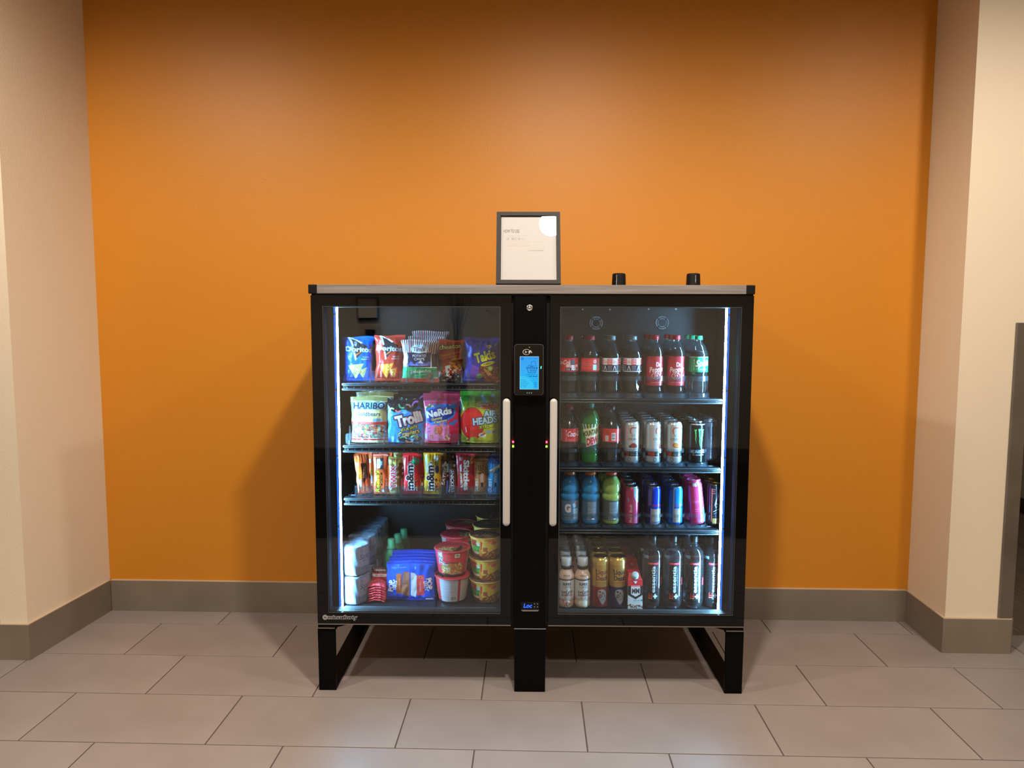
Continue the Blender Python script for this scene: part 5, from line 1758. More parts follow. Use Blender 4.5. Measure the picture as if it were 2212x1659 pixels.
for k, (x_, w_) in enumerate(((-0.522, 0.055), (-0.3875, 0.055), (-0.292, 0.05), (-0.186, 0.055))):
    divider(x_, 1.1275, w_, 0.045, 'clear divider tab on the top shelf, ' + ['beside the blue chip bag', 'between the red bag and the striped bag', 'at the foot of the orange red bag', 'at the foot of the purple bag'][k], rows=0.02)
for k, (x_, w_) in enumerate(((-0.603, 0.028), (-0.475, 0.05), (-0.335, 0.05), (-0.199, 0.055))):
    divider(x_, 0.8975, w_, 0.043, 'clear divider tab on the second shelf, ' + ['left of the gold pouch', 'between the gold and blue pouches', 'between the blue and pink pouches', 'between the pink and green pouches'][k])
xs_ = [-0.530, -0.471, -0.413, -0.342, -0.271, -0.212, -0.148, -0.095]
for k, x_ in enumerate(xs_):
    divider(x_, 0.6995, 0.034, 0.043, 'clear divider on the third shelf, ' + ['right of the leftmost crumpled bar', 'left of the gold brown bar', 'left of the red pack', 'between the red and yellow packs', 'right of the yellow pack', 'left of the dark red pack', 'left of the tan bar', 'left of the sky blue bar'][k])
t = tag(MB().box(-0.585, -0.028, 0.088, 0.0905, 0.7, 0.744).build('shelf_lip', M['acrylic']), 'long clear plastic lip along the front of the third snack shelf', 'shelf lip')
t.location = W(0, 0, 0)
t.rotation_euler = (0, 0, TH)

# ------------------------------------------------------------------ right cooler: bottles
CAPZ = (197.5, 213)


def patch_label(A, x0, y0, x1, y1, cols=4):
    """Squares with arcs, dots and stripes in red, navy and white."""
    wd, hh_ = (x1 - x0) / cols, (y1 - y0) / 2
    for r in range(2):
        for c_ in range(cols):
            a, b = x0 + c_ * wd, y0 + r * hh_
            k = (c_ * 3 + r * 5) % 6
            if k == 0:
                A.rect(a, b, a + wd, b + hh_, '#18223e')
                for i in range(3):
                    for j in range(3):
                        A.ell(a + wd * (i + 0.75) / 3.5, b + hh_ * (j + 0.75) / 3.5, wd * 0.07, wd * 0.07, '#f0f0f2', n=8)
            elif k == 1:
                A.rect(a, b, a + wd, b + hh_, '#c8c0c4').arc(a + wd / 2, b, wd * 0.42, 0, 180, 2.6, '#c23038').arc(a + wd / 2, b, wd * 0.2, 0, 180, 2.4, '#c23038')
            elif k == 2:
                A.rect(a, b, a + wd, b + hh_, '#d4d8e0').text('Coca', a + wd / 2, b + hh_ * 0.62, hh_ * 0.22, '#b02430', w=wd * 0.8, bold=0.04, shear=0.3).rect(a + 1, b + hh_ * 0.3, a + wd - 1, b + hh_ * 0.38, '#b02430')
            elif k == 3:
                A.rect(a, b, a + wd, b + hh_, '#18223e').line([(a + wd * 0.2, b + 2), (a + wd / 2, b + hh_ - 3), (a + wd * 0.8, b + 2)], 2.2, '#e8e0e4')
            elif k == 4:
                A.rect(a, b, a + wd, b + hh_, '#b8343c').line([(a + wd * 0.7, b + 2), (a + wd * 0.35, b + hh_ / 2), (a + wd * 0.7, b + hh_ - 2)], 3, '#e8d0cc').line([(a + wd * 0.95, b + 2), (a + wd * 0.6, b + hh_ / 2), (a + wd * 0.95, b + hh_ - 2)], 2.4, '#e8d0cc')
            else:
                A.rect(a, b, a + wd, b + hh_, '#c8303a')
                for i in range(3):
                    A.rect(a + 2, b + 3 + i * hh_ * 0.3, a + wd - 2, b + 5.5 + i * hh_ * 0.3, '#e8d8dc')
    return A


contour = [(24, 0.5, 1), (28, 4), (30.5, 12), (30, 28), (29, 42), (31, 58), (35, 72), (36, 79), (35.2, 82, 1), (35.2, 132, 1), (35.8, 136), (34, 146), (27, 164), (18.5, 181), (14, 191), (13.5, 197, 1), (13.2, 209, 1)]
G1 = 'soda bottles on the top shelf of the right cooler'
A = Art(222, 50, '#c62a30', res=0.95)
A.rect(0, 0, 222, 2.5, '#a82028').rect(0, 47, 222, 50, '#b8242c')
patch_label(A, 96, 4, 150, 24, 3)
A.text('Coca-Cola', 82, 34, 15, '#f0ecf0', w=72, bold=0.04, shear=0.3).rect(114, 25, 131, 44, '#18223e')
for i in range(3):
    for j in range(3):
        A.ell(117.5 + i * 5, 29 + j * 5.5, 1.1, 1.1, '#eef', n=8)
A.text('la', 128, 14, 16, '#f0ecf0', w=16, bold=0.06, shear=0.3)
b1 = bottle('soda_bottle', contour, 'cola', 160, (15.2, *CAPZ, 'red_cap'), A, 82.0, flute=(10, 1.6, 12, 70))
column(b1, 0.209, 1.0875, 0.150, 3, 0.078, 'red capped cola bottle, patchwork red label, leftmost column', 'bottle', G1, rz=0.0)
A = Art(222, 50, '#c62a30', res=0.95)
A.rect(0, 0, 222, 2.5, '#a82028').rect(0, 47, 222, 50, '#b8242c').lines(66, 8, 116, 44, 8, '#e08a88', wd=1.2).rect(118, 6, 134, 26, '#9fd0e4').rect(118, 28, 134, 46, '#d85a60')
A.arc(126, 37, 4.5, 0, 360, 2.2, '#f0d8e0').rect(137, 0, 139, 50, '#e8c0c8').barcode(142, 6, 152, 46, vertical=True).text('Coca-Cola', 30, 26, 15, '#f0ecf0', w=60, bold=0.04, shear=0.3)
b2 = bottle('soda_bottle', contour, 'cola', 160, (15.2, *CAPZ, 'red_cap'), A, 82.0, flute=(10, 1.6, 12, 70))
column(b2, 0.288, 1.0875, 0.150, 3, 0.078, 'red capped cola bottle showing its ingredients, second column', 'bottle', G1)
A = Art(222, 50, '#c4ccd8', res=0.95)
patch_label(A, 54, 3, 164, 47, 6)
A.text('Coke', 30, 26, 18, '#b02430', w=40, bold=0.04, shear=0.3)
b3 = bottle('soda_bottle', contour, 'cola', 160, (15.2, *CAPZ, 'silver_cap'), A, 82.0, flute=(10, 1.6, 12, 70))
column(b3, 0.366, 1.0875, 0.150, 3, 0.078, 'silver capped cola bottle with chequered label, third column', 'bottle', G1, rz=0.05)
for i in range(3):
    c = copy_tree(b3)
    place(c, 0.445, 0.150 + i * 0.078, 1.0875, 'silver capped cola bottle with chequered label, fourth column, ' + ORD[i], 'bottle', G1, rz=0.32 + (0.4 * i))
A = Art(202, 108, '#9a2430', res=0.95)
A.rect(0, 0, 202, 108, '#9c2632')
for cx in (101, 0, 202):
    A.text('Dr', cx + 4, 78, 15, '#dcd8e4', w=18, bold=0.05).text('Pepper', cx, 60, 19, '#dcd8e4', w=58, bold=0.04, shear=0.15, rot=5)
    A.arc(cx - 6, 36, 15, 0, 360, 1.5, '#dcd8e4', ry=11).text('23', cx - 6, 36, 10, '#dcd8e4', w=15, bold=0.04).arc(cx + 10, 46, 22, 300, 380, 2, '#dcd8e4', ry=14)
    A.text('BLEND OF 23 FLAVORS', cx, 12, 3, '#dcc8d0', w=48)
drp = [(23, 0.5, 1), (28, 3), (31, 12), (30, 22), (31.5, 30), (31.8, 31, 1), (31.8, 138, 1), (32.5, 143), (31, 156), (24, 174), (16, 186), (13.5, 192), (13.2, 198, 1), (13.2, 212, 1)]
b4 = bottle('soda_bottle', drp, 'cola', 163, (15.0, 200, 216, 'red_cap'), A, 31.0)
column(b4, 0.527, 1.0875, 0.150, 3, 0.078, 'red capped dark soda bottle, maroon label, fifth column', 'bottle', G1, rz=0.18)
for i in range(3):
    c = copy_tree(b4)
    place(c, 0.606, 0.150 + i * 0.078, 1.0875, 'red capped dark soda bottle, maroon label, sixth column, ' + ORD[i], 'bottle', G1, rz=0.02 + (0.5 * i))
A = Art(222, 56, '#12935a', res=0.95)
A.rect(0, 54, 222, 56, '#cfe8d8').rect(60, 0, 108, 54, '#0f7a4c')
A.text('Sprite', 132, 34, 22, '#e4eef4', w=66, bold=0.06, shear=0.35, rot=4).text('RECYCLE ME', 92, 28, 4, '#cfe0d8', w=40, rot=90).text('LEMON-LIME', 124, 10, 4, '#c8e04a', w=32, bold=0.03).lines(98, 8, 108, 14, 2, '#9ad0b4')
A.text('Sprite', 20, 34, 20, '#e4eef4', w=50, bold=0.06, shear=0.35)
spr = [(24, 0.5, 1), (28, 4), (31, 14), (33.5, 32), (31, 50), (31.5, 62), (34.5, 76), (35.5, 84), (35.2, 85, 1), (35.2, 141, 1), (35.8, 146), (33, 158), (24, 180), (16, 192), (13.5, 198), (13.2, 202, 1), (13.2, 214, 1)]
b5 = bottle('soda_bottle', spr, 'water', 165, (15.0, 203, 218, 'green_cap'), A, 85.0, flute=(9, 2.2, 8, 76))
place(b5, 0.688, 0.148, 1.084, 'front clear lemon soda bottle with green label and cap, rightmost on the top shelf', 'bottle', G1, rz=-0.12)
for i in range(2):
    c = copy_tree(b5)
    place(c, 0.686, 0.226 + i * 0.078, 1.084, ('second' if i == 0 else 'third') + ' clear lemon soda bottle with green cap, just behind the front one', 'bottle', G1, rz=0.3)

G2 = 'soda bottles on the second shelf of the right cooler'
Z2 = 0.8265
slim = [(24, 0.5, 1), (28, 4), (30.5, 12), (30, 28), (29, 42), (31, 58), (34.5, 72), (35, 79), (34.4, 81, 1), (34.4, 131, 1), (34.8, 134), (32, 144), (22, 160), (14, 178), (11.5, 190), (11.5, 198, 1), (11.2, 210, 1)]
A = Art(216, 50, '#b8242e', res=0.95)
A.text('Coca-Cola', 134, 30, 18, '#eae8f0', w=70, bold=0.05, shear=0.3).text('RECYCLE ME', 94, 24, 4.6, '#e0c8cc', w=42, rot=90, bold=0.02).barcode(62, 6, 72, 44, vertical=True).rect(74, 0, 75, 50, '#8a1a22').text('Cherry', 112, 8, 5, '#e8d8dc')
b6 = bottle('soda_bottle', slim, 'cola', 150, (13.2, 198, 214, 'dark_red_cap'), A, 81.0, flute=(10, 1.6, 12, 70))
column(b6, 0.213, Z2, 0.150, 3, 0.078, 'slim necked cola bottle, dark red cap, leftmost column', 'bottle', G2)
A = Art(222, 92, '#2a8a34', res=0.95)
for cx in (111, 0, 222):
    A.rect(cx - 50, 0, cx + 50, 20, '#2a4a4a').rect(cx - 50, 66, cx + 50, 92, '#1d6a3a')
    for i in range(6):
        A.poly([(cx - 36 + i * 13, 92), (cx - 32 + i * 13, 92), (cx - 22 + i * 9, 62), (cx - 25 + i * 9, 62)], ['#e8e4d0', '#dcd8e8', '#e0b82a'][i % 3])
    A.poly([(cx - 34, 70), (cx + 34, 84), (cx + 34, 60), (cx + 30, 22), (cx - 18, 6), (cx - 18, 40)], '#e0e0c8')
    A.poly([(cx - 33, 68), (cx + 33, 82), (cx + 33, 58), (cx - 16, 42)], '#c8c890')
    A.text('MOUNTAIN', cx, 60, 17, '#1a2a1c', w=66, bold=0.10, rot=13, shear=0.15)
    A.text('DEW', cx + 8, 30, 23, '#b02436', w=50, bold=0.16, rot=13, shear=0.15, out='#e8e4d0', ow=2)
dew = [(22, 0.5, 1), (30, 3), (33, 12), (33.5, 34), (31.5, 42), (32, 50, 1), (32, 66), (34, 72, 1), (34, 138, 1), (35, 142), (35, 158), (31, 178), (22, 196), (14, 204), (13.5, 208, 1), (13.2, 222, 1)]
b7 = bottle('soda_bottle', dew, 'green_soda', 200, (15.2, 210, 228, 'teal_cap'), A, 58.0)
column(b7, 0.290, Z2 - 0.002, 0.150, 3, 0.078, 'green soda bottle with teal cap in the second column', 'bottle', G2)
A = Art(216, 50, '#c62a2c', res=0.95)
A.rect(90, 4, 92, 46, '#8a1a1c').barcode(105, 5, 120, 34, vertical=True).rect(80, 4, 94, 24, '#cfc8c8').lines(81, 6, 93, 22, 5, '#4a4448').lines(80, 28, 100, 44, 4, '#7a1a1c', wd=1.6).rect(140, 10, 156, 40, '#2a3a8a').specks(138, 8, 158, 42, ['#e8e4f0', '#3a4aa0'], 16, 1.5, 3, 151)
b8 = bottle('soda_bottle', slim, 'cola', 150, (13.2, 198, 214, 'black_cap'), A, 81.0, flute=(10, 1.6, 12, 70))
column(b8, 0.370, Z2, 0.150, 3, 0.078, 'slim necked cola bottle, black cap, barcode label, third column', 'bottle', G2)


# cans
def celsius(fruit, seed, accent):
    A = Art(179, 156, '#c4c6c8', res=0.95)
    for cx in (90, 0, 179):
        A.arc(cx, 122, 11, 60, 230, 4.5, accent, ry=13).line([(cx + 2, 134), (cx + 15, 134)], 4, accent).line([(cx - 6, 108), (cx - 2, 104)], 3, '#8a8e92').lines(cx - 8, 100, cx + 10, 110, 2, '#8a8e92', wd=2).arc(cx - 19, 130, 1.8, 0, 360, 0.8, '#8a8e92')
        A.text('CELSIUS', cx, 92, 7, '#3a3c40', w=40, bold=0.03)
        A.rect(cx - 44, 80, cx + 44, 81, '#b4b6b8').rect(cx - 44, 56, cx + 44, 57, '#b4b6b8')
        if fruit == 'berry':
            A.ell(cx + 2, 68, 12, 9, '#8f2c2a').ell(cx - 10, 64, 6, 5, '#2f3238').ell(cx + 14, 65, 5, 5, '#3a3c48').specks(cx - 6, 62, cx + 10, 74, ['#b84a40', '#7a2020'], 14, 1, 2.4, seed)
        elif fruit == 'orange':
            A.ell(cx + 2, 68, 15, 9, '#c8622a', rot=-15).ell(cx + 3, 68, 11, 6, '#e0954a', rot=-15)
        else:
            A.ell(cx + 2, 68, 7, 11, '#c84a48', rot=15)
        A.lines(cx - 14, 50, cx + 14, 54, 1, '#8a8e92', wd=1.2)
    A.rect(0, 28, 179, 46, '#1c1e22').rect(0, 0, 179, 28, '#9a9ea2')
    for cx in (90, 0, 179):
        A.rect(cx - 42, 29, cx - 14, 45, accent).lines(cx - 10, 30, cx + 26, 44, 4, '#b8bcc0', wd=1).rect(cx - 44, 26.5, cx + 44, 28, '#c8cacc').arc(cx - 14, 16, 5, 0, 360, 1.6, '#2a2c30', ry=7).lines(cx - 4, 8, cx + 26, 22, 3, '#6a6e72', wd=1.6)
    return A


G3c = 'slim silver white drink cans on the second shelf'
for k, (x_, fr_, acc, rz_) in enumerate(((0.447, 'berry', '#a8443a', 0.0), (0.527, 'peach', '#b8483a', 0.55), (0.6055, 'orange', '#cf5a34', 0.0))):
    cc = can('drink_can', celsius(fr_, 160 + k, acc), 28.5, 155, lid='black_can_lid' if False else 'alu', neck=4.5)
    column(cc, x_, Z2, 0.148, 5, 0.068, 'slim silver white can with ' + ['dark berry', 'red fruit', 'orange slice'][k] + ' picture', 'drink can', G3c, rz=rz_)


def claw_can(bg, claw, ink, sub):
    A = Art(207, 160, bg, res=0.95)
    rd = random.Random(5)
    for cx in (103, 0, 207):
        for k, (dx, L_) in enumerate(((-13, 52), (3, 66), (17, 48))):
            top = 128 + (2 if k == 1 else 0)
            pts_l, pts_r = [], []
            n = 9
            for i in range(n + 1):
                q = i / n
                wob = rd.uniform(-1.3, 1.3)
                wd = 5.2 * (1 - q) ** 0.7 + 0.3
                x = cx + dx + 3.5 * q * (1 if k < 2 else -1) + wob
                y = top - L_ * q
                pts_l.append((x - wd / 2 - (3.5 if i == 0 else 0), y))
                pts_r.append((x + wd / 2 + (2.5 if i == 0 else 0), y + (1 if i == 0 else 0)))
            A.poly(pts_l + pts_r[::-1], claw)
        A.text('MONSTER', cx, 46, 11, ink, w=58, bold=0.04).line([(cx - 19, 54), (cx - 19, 38)], 1.5, ink)
        A.text('ENERGY', cx + 2, 34, 4.5, ink, w=46, bold=0.02)
        A.text(sub, cx, 26, 3.2, ink, w=40)
    A.lines(70, 144, 136, 150, 1, ink, wd=3)
    return A


mn = can('energy_drink_can', claw_can('#0d0e10', '#56c463', '#cfd4da', ''), 32.5, 158, neck=6)
column(mn, 0.6885, Z2, 0.150, 5, 0.072, 'black energy drink can with green claw mark', 'drink can', 'energy drink cans on the second shelf', rz=0.05)
mw = can('energy_drink_can', claw_can('#5e606a', '#23252c', '#2a2c34', 'ZERO SUGAR'), 32.5, 158, neck=6)
column(mw, 0.7555, Z2, 0.215, 4, 0.072, 'grey white energy drink can with dark claw mark', 'drink can', 'energy drink cans on the second shelf', first=0, rz=0.0)

# sports drinks and energy cans on the third shelf
Z3 = 0.592
gprof = [(24, 0.5, 1), (31, 4), (34, 12), (34.5, 18), (34, 20, 1), (34, 92, 1), (35.5, 97), (36.5, 104), (35.5, 111), (32.5, 117), (33, 121), (36, 132), (35, 148), (30, 164), (22, 178), (19, 183), (18.5, 186, 1), (18, 198, 1)]


def sport_label(front, bg):
    A = Art(214, 76, bg, res=0.95)
    for cx in (107, 0, 214):
        if front:
            A.text('G', cx - 10, 46, 27, '#c4ccd8', w=24, bold=0.16, out='#4a5a70', ow=1).poly([(cx - 10, 52), (cx - 2, 46), (cx - 8, 46), (cx - 6, 36), (cx - 14, 44), (cx - 8, 44)], '#c8582a')
            A.text('FROST', cx - 10, 20, 6, '#a8b8cc', w=30, bold=0.02).lines(cx - 20, 8, cx + 2, 14, 2, '#8aa0b8')
            A.rect(cx + 12, 6, cx + 32, 44, '#9cc4e0').lines(cx + 14, 8, cx + 30, 42, 9, '#3a5a78', wd=1.2).poly([(cx + 8, 60), (cx + 24, 74), (cx + 22, 52), (cx + 14, 46)], '#8abce0').poly([(cx + 16, 64), (cx + 24, 72), (cx + 21, 58)], '#c8485a')
        else:
            A.rect(cx - 14, 14, cx + 18, 72, '#5a6674').lines(cx - 12, 18, cx + 16, 70, 13, '#aab6c2', wd=1.1)
            A.line([(cx - 14, 4), (cx - 2, 4), (cx - 2, 14), (cx - 14, 14), (cx - 14, 4)], 1.1, '#b4c0c8').line([(cx - 8, 5), (cx - 8, 13)], 1, '#b4c0c8').rect(cx + 2, 4, cx + 12, 9, '#c8ccd0')
    return A


G4 = 'sports drink bottles with orange caps on the third shelf'
g1 = bottle('sports_drink_bottle', gprof, 'blue_drink', 182, (20.5, 187, 204, 'orange_cap'), sport_label(True, '#5a6e7e'), 18.0, flute=None, seg=44)
column(g1, 0.217, Z3, 0.150, 3, 0.080, 'blue sports drink bottle with big letter G, leftmost column', 'bottle', G4, rz=0.0)
g2 = bottle('sports_drink_bottle', gprof, 'blue_drink', 182, (20.5, 187, 204, 'orange_cap'), sport_label(False, '#3f5a70'), 18.0, seg=44)
column(g2, 0.295, Z3, 0.150, 3, 0.080, 'blue sports drink bottle showing its ingredients, second column', 'bottle', G4, rz=0.0)
g3 = bottle('sports_drink_bottle', gprof, 'lime_drink', 182, (20.5, 187, 204, 'red_orange_cap'), sport_label(False, '#4a4f48'), 18.0, seg=44)
column(g3, 0.373, Z3, 0.150, 3, 0.080, 'lime green sports drink bottle with red orange cap', 'bottle', G4, rz=0.1)


def slim_energy(kind):
    A = Art(179, 146, '#c4456c', res=0.95)
    if kind == 'pink':
        A.rect(0, 0, 179, 146, '#b84468')
        for cx in (90, 0, 179):
            A.poly([(cx + 2, 146), (cx + 34, 146), (cx + 34, 84), (cx + 14, 88), (cx + 4, 110)], '#98b8c8').poly([(cx - 22, 106), (cx - 12, 96), (cx - 18, 84)], '#7a98b0').specks(cx + 8, 96, cx + 26, 120, ['#c87a98', '#e0c8d0'], 10, 1.5, 3, 171)
            A.text('Red Bull', cx - 7, 44, 9, '#e8c8d4', w=66, rot=90, bold=0.04).rect(cx - 8, 80, cx + 6, 96, '#c86a90').rect(cx - 6.5, 81.5, cx + 4.5, 94.5, '#b84468').lines(cx + 6, 8, cx + 20, 34, 6, '#e0a8bc', wd=1.2)
    elif kind == 'blue':
        A.rect(0, 0, 179, 146, '#262c5c')
        for cx in (90, 0, 179):
            A.poly([(cx - 30, 146), (cx - 12, 146), (cx - 16, 76), (cx - 30, 70)], '#6a5a8c').poly([(cx - 10, 146), (cx + 40, 146), (cx + 40, 66), (cx - 15, 66)], '#1438c0').poly([(cx - 15, 66), (cx + 40, 66), (cx + 40, 0), (cx - 12, 0)], '#a8a49c')
            A.rect(cx - 16, 10, cx + 36, 13, '#3048a0').text('Red Bull', cx + 10, 76, 8, '#c8284a', w=42, bold=0.06).rect(cx - 16, 62, cx + 40, 66, '#2238a0').rect(cx - 18, 0, cx - 14, 64, '#9a90d0')
        A.rect(0, 0, 179, 5, '#7a80a0')
    else:
        A.rect(0, 0, 179, 146, '#16508c')
        for cx in (90, 0, 179):
            A.poly([(cx - 12, 146), (cx + 34, 146), (cx + 34, 70), (cx - 12, 70)], '#1572c0').rect(cx + 14, 70, cx + 24, 146, '#2aa0e8').rect(cx - 12, 12, cx + 12, 64, '#a09a90').rect(cx + 12, 0, cx + 30, 64, '#2486d0')
            A.rect(cx - 14, 64, cx + 36, 72, '#1a4aa0').text('Red Bull', cx + 2, 78, 7, '#b8384e', w=36, bold=0.06).rect(cx - 16, 12, cx - 12, 146, '#8a9ae0')
        A.rect(0, 0, 179, 12, '#1a4a90')
    return A


G5 = 'small energy drink cans on the third shelf'
for k, (x_, kd, nm, rz_) in enumerate(((0.450, 'pink', 'pink and silver', 0.0), (0.532, 'blue', 'dark blue and silver', 0.1), (0.614, 'sky', 'bright blue and silver', 0.1))):
    cc = can('energy_drink_can', slim_energy(kd), 28.0, 146, neck=4.0)
    column(cc, x_, Z3, 0.148, 6 if k else 5, 0.064, nm + ' energy drink can', 'drink can', G5, rz=rz_)
    for i, ch in enumerate([o for o in COL.objects if o.parent is None and o.get('label', '').startswith(nm)]):
        if i == 5:
            ch['label'] = nm + ' energy drink can, sixth and last from the glass'
A = Art(182, 168, '#c8386c', res=0.95)
for cx in (91, 0, 182):
    A.rect(cx + 14, 0, cx + 34, 168, '#d84c9a').rect(cx + 22, 4, cx + 34, 60, '#4ab8d8').lines(cx + 23, 8, cx + 32, 56, 12, '#1a5a80', wd=1).ell(cx - 8, 150, 5, 6, '#9ab8d8').ell(cx, 150, 4, 7, '#d8c0c8').ell(cx + 10, 150, 4, 5, '#9ab0e0').lines(cx + 16, 80, cx + 22, 160, 14, '#b8d8e8', wd=1.6)
    A.text('Alani', cx - 6, 88, 12, '#d87aa8', w=34, bold=0.02, shear=0.2).lines(cx - 14, 56, cx + 10, 60, 1, '#e098b8', wd=1.4).line([(cx - 22, 50), (cx + 14, 50)], 0.9, '#e098b8').rect(cx - 2, 8, cx + 8, 20, '#8a7ab0').line([(cx - 30, 30), (cx - 14, 30), (cx - 14, 44), (cx - 30, 44)], 1.0, '#9a5aa8')
al = can('energy_drink_can', A, 29, 160, neck=4.0)
place(al, 0.700, 0.146, Z3 + 0.006, 'tall pink can leaning left, between the bright blue and the black gold cans', 'drink can', 'cans at the right end of the third shelf', ry=-0.115)
for i in range(4):
    c = copy_tree(al)
    place(c, 0.688, 0.219 + i * 0.066, Z3, 'upright tall pink can behind the leaning one, ' + ORD[i + 1 if i < 3 else 4], 'drink can', 'cans at the right end of the third shelf', rz=0.8 + i)
A = Art(182, 156, '#15161c', res=0.95)
for cx in (91, 0, 182):
    A.poly([(cx - 12, 78), (cx + 1, 128), (cx + 14, 78), (cx + 8, 66), (cx + 1, 72), (cx - 6, 66)], '#8a8684').poly([(cx - 5, 84), (cx + 1, 112), (cx + 7, 84)], '#2a2a30').text('RR', cx + 1, 76, 10, '#15161c', w=18, bold=0.1)
    A.line([(cx - 16, 52), (cx + 1, 62), (cx + 18, 52)], 1.6, '#a8a29a').line([(cx - 14, 44), (cx + 1, 52)], 1.0, '#a8a29a').rect(cx - 18, 8, cx + 20, 28, '#8f7440').ell(cx + 1, 18, 2.4, 3, '#15161c').rect(cx - 24, 14, cx - 20, 140, '#9a4a3c').lines(cx - 20, 118, cx - 10, 140, 3, '#c04a40', wd=2.5)
    A.rect(cx - 18, 34, cx + 20, 35, '#5a5a60')
rk = can('energy_drink_can', A, 29, 154, lid='gold_alu', neck=4.0)
column(rk, 0.7635, Z3, 0.150, 5, 0.066, 'black and gold energy drink can with star emblem', 'drink can', 'cans at the right end of the third shelf', rz=0.15)

# bottom of the right cooler
Z4 = 0.2705


def coffee(word, tone, seed):
    A = Art(188, 150, '#c4bdb8', res=0.95)
    A.rect(0, 112, 188, 150, '#c9a690').rect(0, 108, 188, 113, '#2c2624').rect(0, 146, 188, 150, '#2c2624').rect(0, 0, 188, 34, tone)
    for cx in (94, 0, 188):
        A.text(word, cx, 126, 5.5, '#4a2c24', w=28, bold=0.05)
        A.text('SUPER', cx, 94, 9, '#3c3634', w=34, bold=0.1).text('COFFEE', cx, 83, 8, '#4c4644', w=34, bold=0.0)
        A.rect(cx - 47, 75, cx + 47, 76, '#a8a09a').text('Iced', cx - 10, 65, 11, '#2e2624', w=20, bold=0.04, shear=0.4, rot=8).text('Latte', cx + 10, 65, 13, '#2e2624', w=26, bold=0.04, shear=0.4, rot=8)
        A.rect(cx - 20, 48, cx + 20, 55, '#6e3c30').text('ZERO SUGAR', cx, 51.5, 3.6, '#e8d8cc', w=34, bold=0.04).text('10g', cx - 8, 42, 4, '#5a4a44', w=7).text('80', cx + 8, 42, 4, '#5a4a44', w=6).rect(cx - 47, 36, cx + 47, 37, '#7a6a60')
        if word == 'MOCHA':
            A.arc(cx, 18, 12, 20, 340, 4, '#e8e0dc', ry=13).arc(cx + 4, 16, 6, 120, 400, 3, '#5a2c20', ry=8).line([(cx - 14, 32), (cx - 8, 6)], 3, '#8a5038')
        else:
            A.ell(cx, 22, 19, 12, '#d8d0be').specks(cx - 20, 2, cx + 20, 14, ['#8a5a3a', '#a87a58'], 5, 1, 1.6, seed)
    return A


cprof = [(20, 0.5, 1), (27, 4), (29.5, 14), (28.5, 30), (29.5, 38), (29.8, 60), (29.5, 100), (30, 116), (29.5, 122), (25, 134), (19.5, 144), (17.5, 150), (17.5, 158, 1), (17.0, 178, 1)]
GC = 'white capped coffee bottles at the bottom'
for k, (x_, wd_, tn) in enumerate(((0.2055, 'MOCHA', '#b58a74'), (0.267, 'VANILLA', '#c8a890'))):
    t = bottle('coffee_bottle', cprof, None, 0, (20.5, 163, 192, 'white_cap'), coffee(wd_, tn, 180 + k), 0.8, shell='white_cap')
    lathe('neck_ring', [(18, 150), (20.5, 152), (20.5, 158), (18.5, 160)], M['black_cap'], t, 32)
    column(t, x_, Z4, 0.140, 5, 0.068, ('coffee bottle with mocha label, leftmost column' if k == 0 else 'coffee bottle with vanilla label, second column'), 'bottle', GC, rz=0.05)


def gold_can(low, ink):
    A = Art(207, 196, '#b58e48', res=0.95)
    A.rect(0, 168, 207, 196, '#c8a458').rect(0, 0, 207, 84, low).rect(0, 84, 207, 88, '#a8854a').rect(0, 92, 207, 93.5, '#8a6a34').rect(0, 98, 207, 99, '#8a6a34')
    for cx in (104, 0, 207):
        A.text('Liquid', cx + 3, 142, 17, ink, w=50, bold=0.07).text('Death', cx + 3, 118, 17, ink, w=48, bold=0.07)
        for sx in (-24, -23):
            A.line([(cx + sx, 152), (cx + sx + 4, 128)], 1.2, ink)
        A.lines(cx - 18, 100, cx + 22, 103, 1, '#6a4a28', wd=1.4)
        # melting skull
        A.poly([(cx - 16, 62), (cx - 12, 72), (cx, 76), (cx + 12, 73), (cx + 19, 62), (cx + 20, 46), (cx + 14, 26), (cx + 6, 14), (cx - 2, 22), (cx - 8, 36), (cx - 15, 48)], '#b8b4b4')
        A.ell(cx - 6, 66, 4.5, 3.6, low).ell(cx + 4, 61, 3.6, 3.0, low).ell(cx - 3, 50, 6, 6.5, low).ell(cx - 3, 50, 3.4, 4, '#b8b4b4')
        A.specks(cx - 12, 16, cx + 20, 58, [low, '#d8d8dc', low], 42, 0.8, 2.0, 191)
    return A


GL = 'tall gold topped cans at the bottom'
for k, (x_, lo, ink, nm) in enumerate(((0.3345, '#8e2c2c', '#7a3434', 'red'), (0.4005, '#1c2c5c', '#2a2c48', 'navy'))):
    cc = can('tall_drink_can', gold_can(lo, ink), 32.5, 196, lid='gold_alu', neck=6.5)
    column(cc, x_, Z4, 0.145, 5, 0.068, 'tall gold can with ' + nm + ' lower half', 'drink can', GL, rz=0.08)


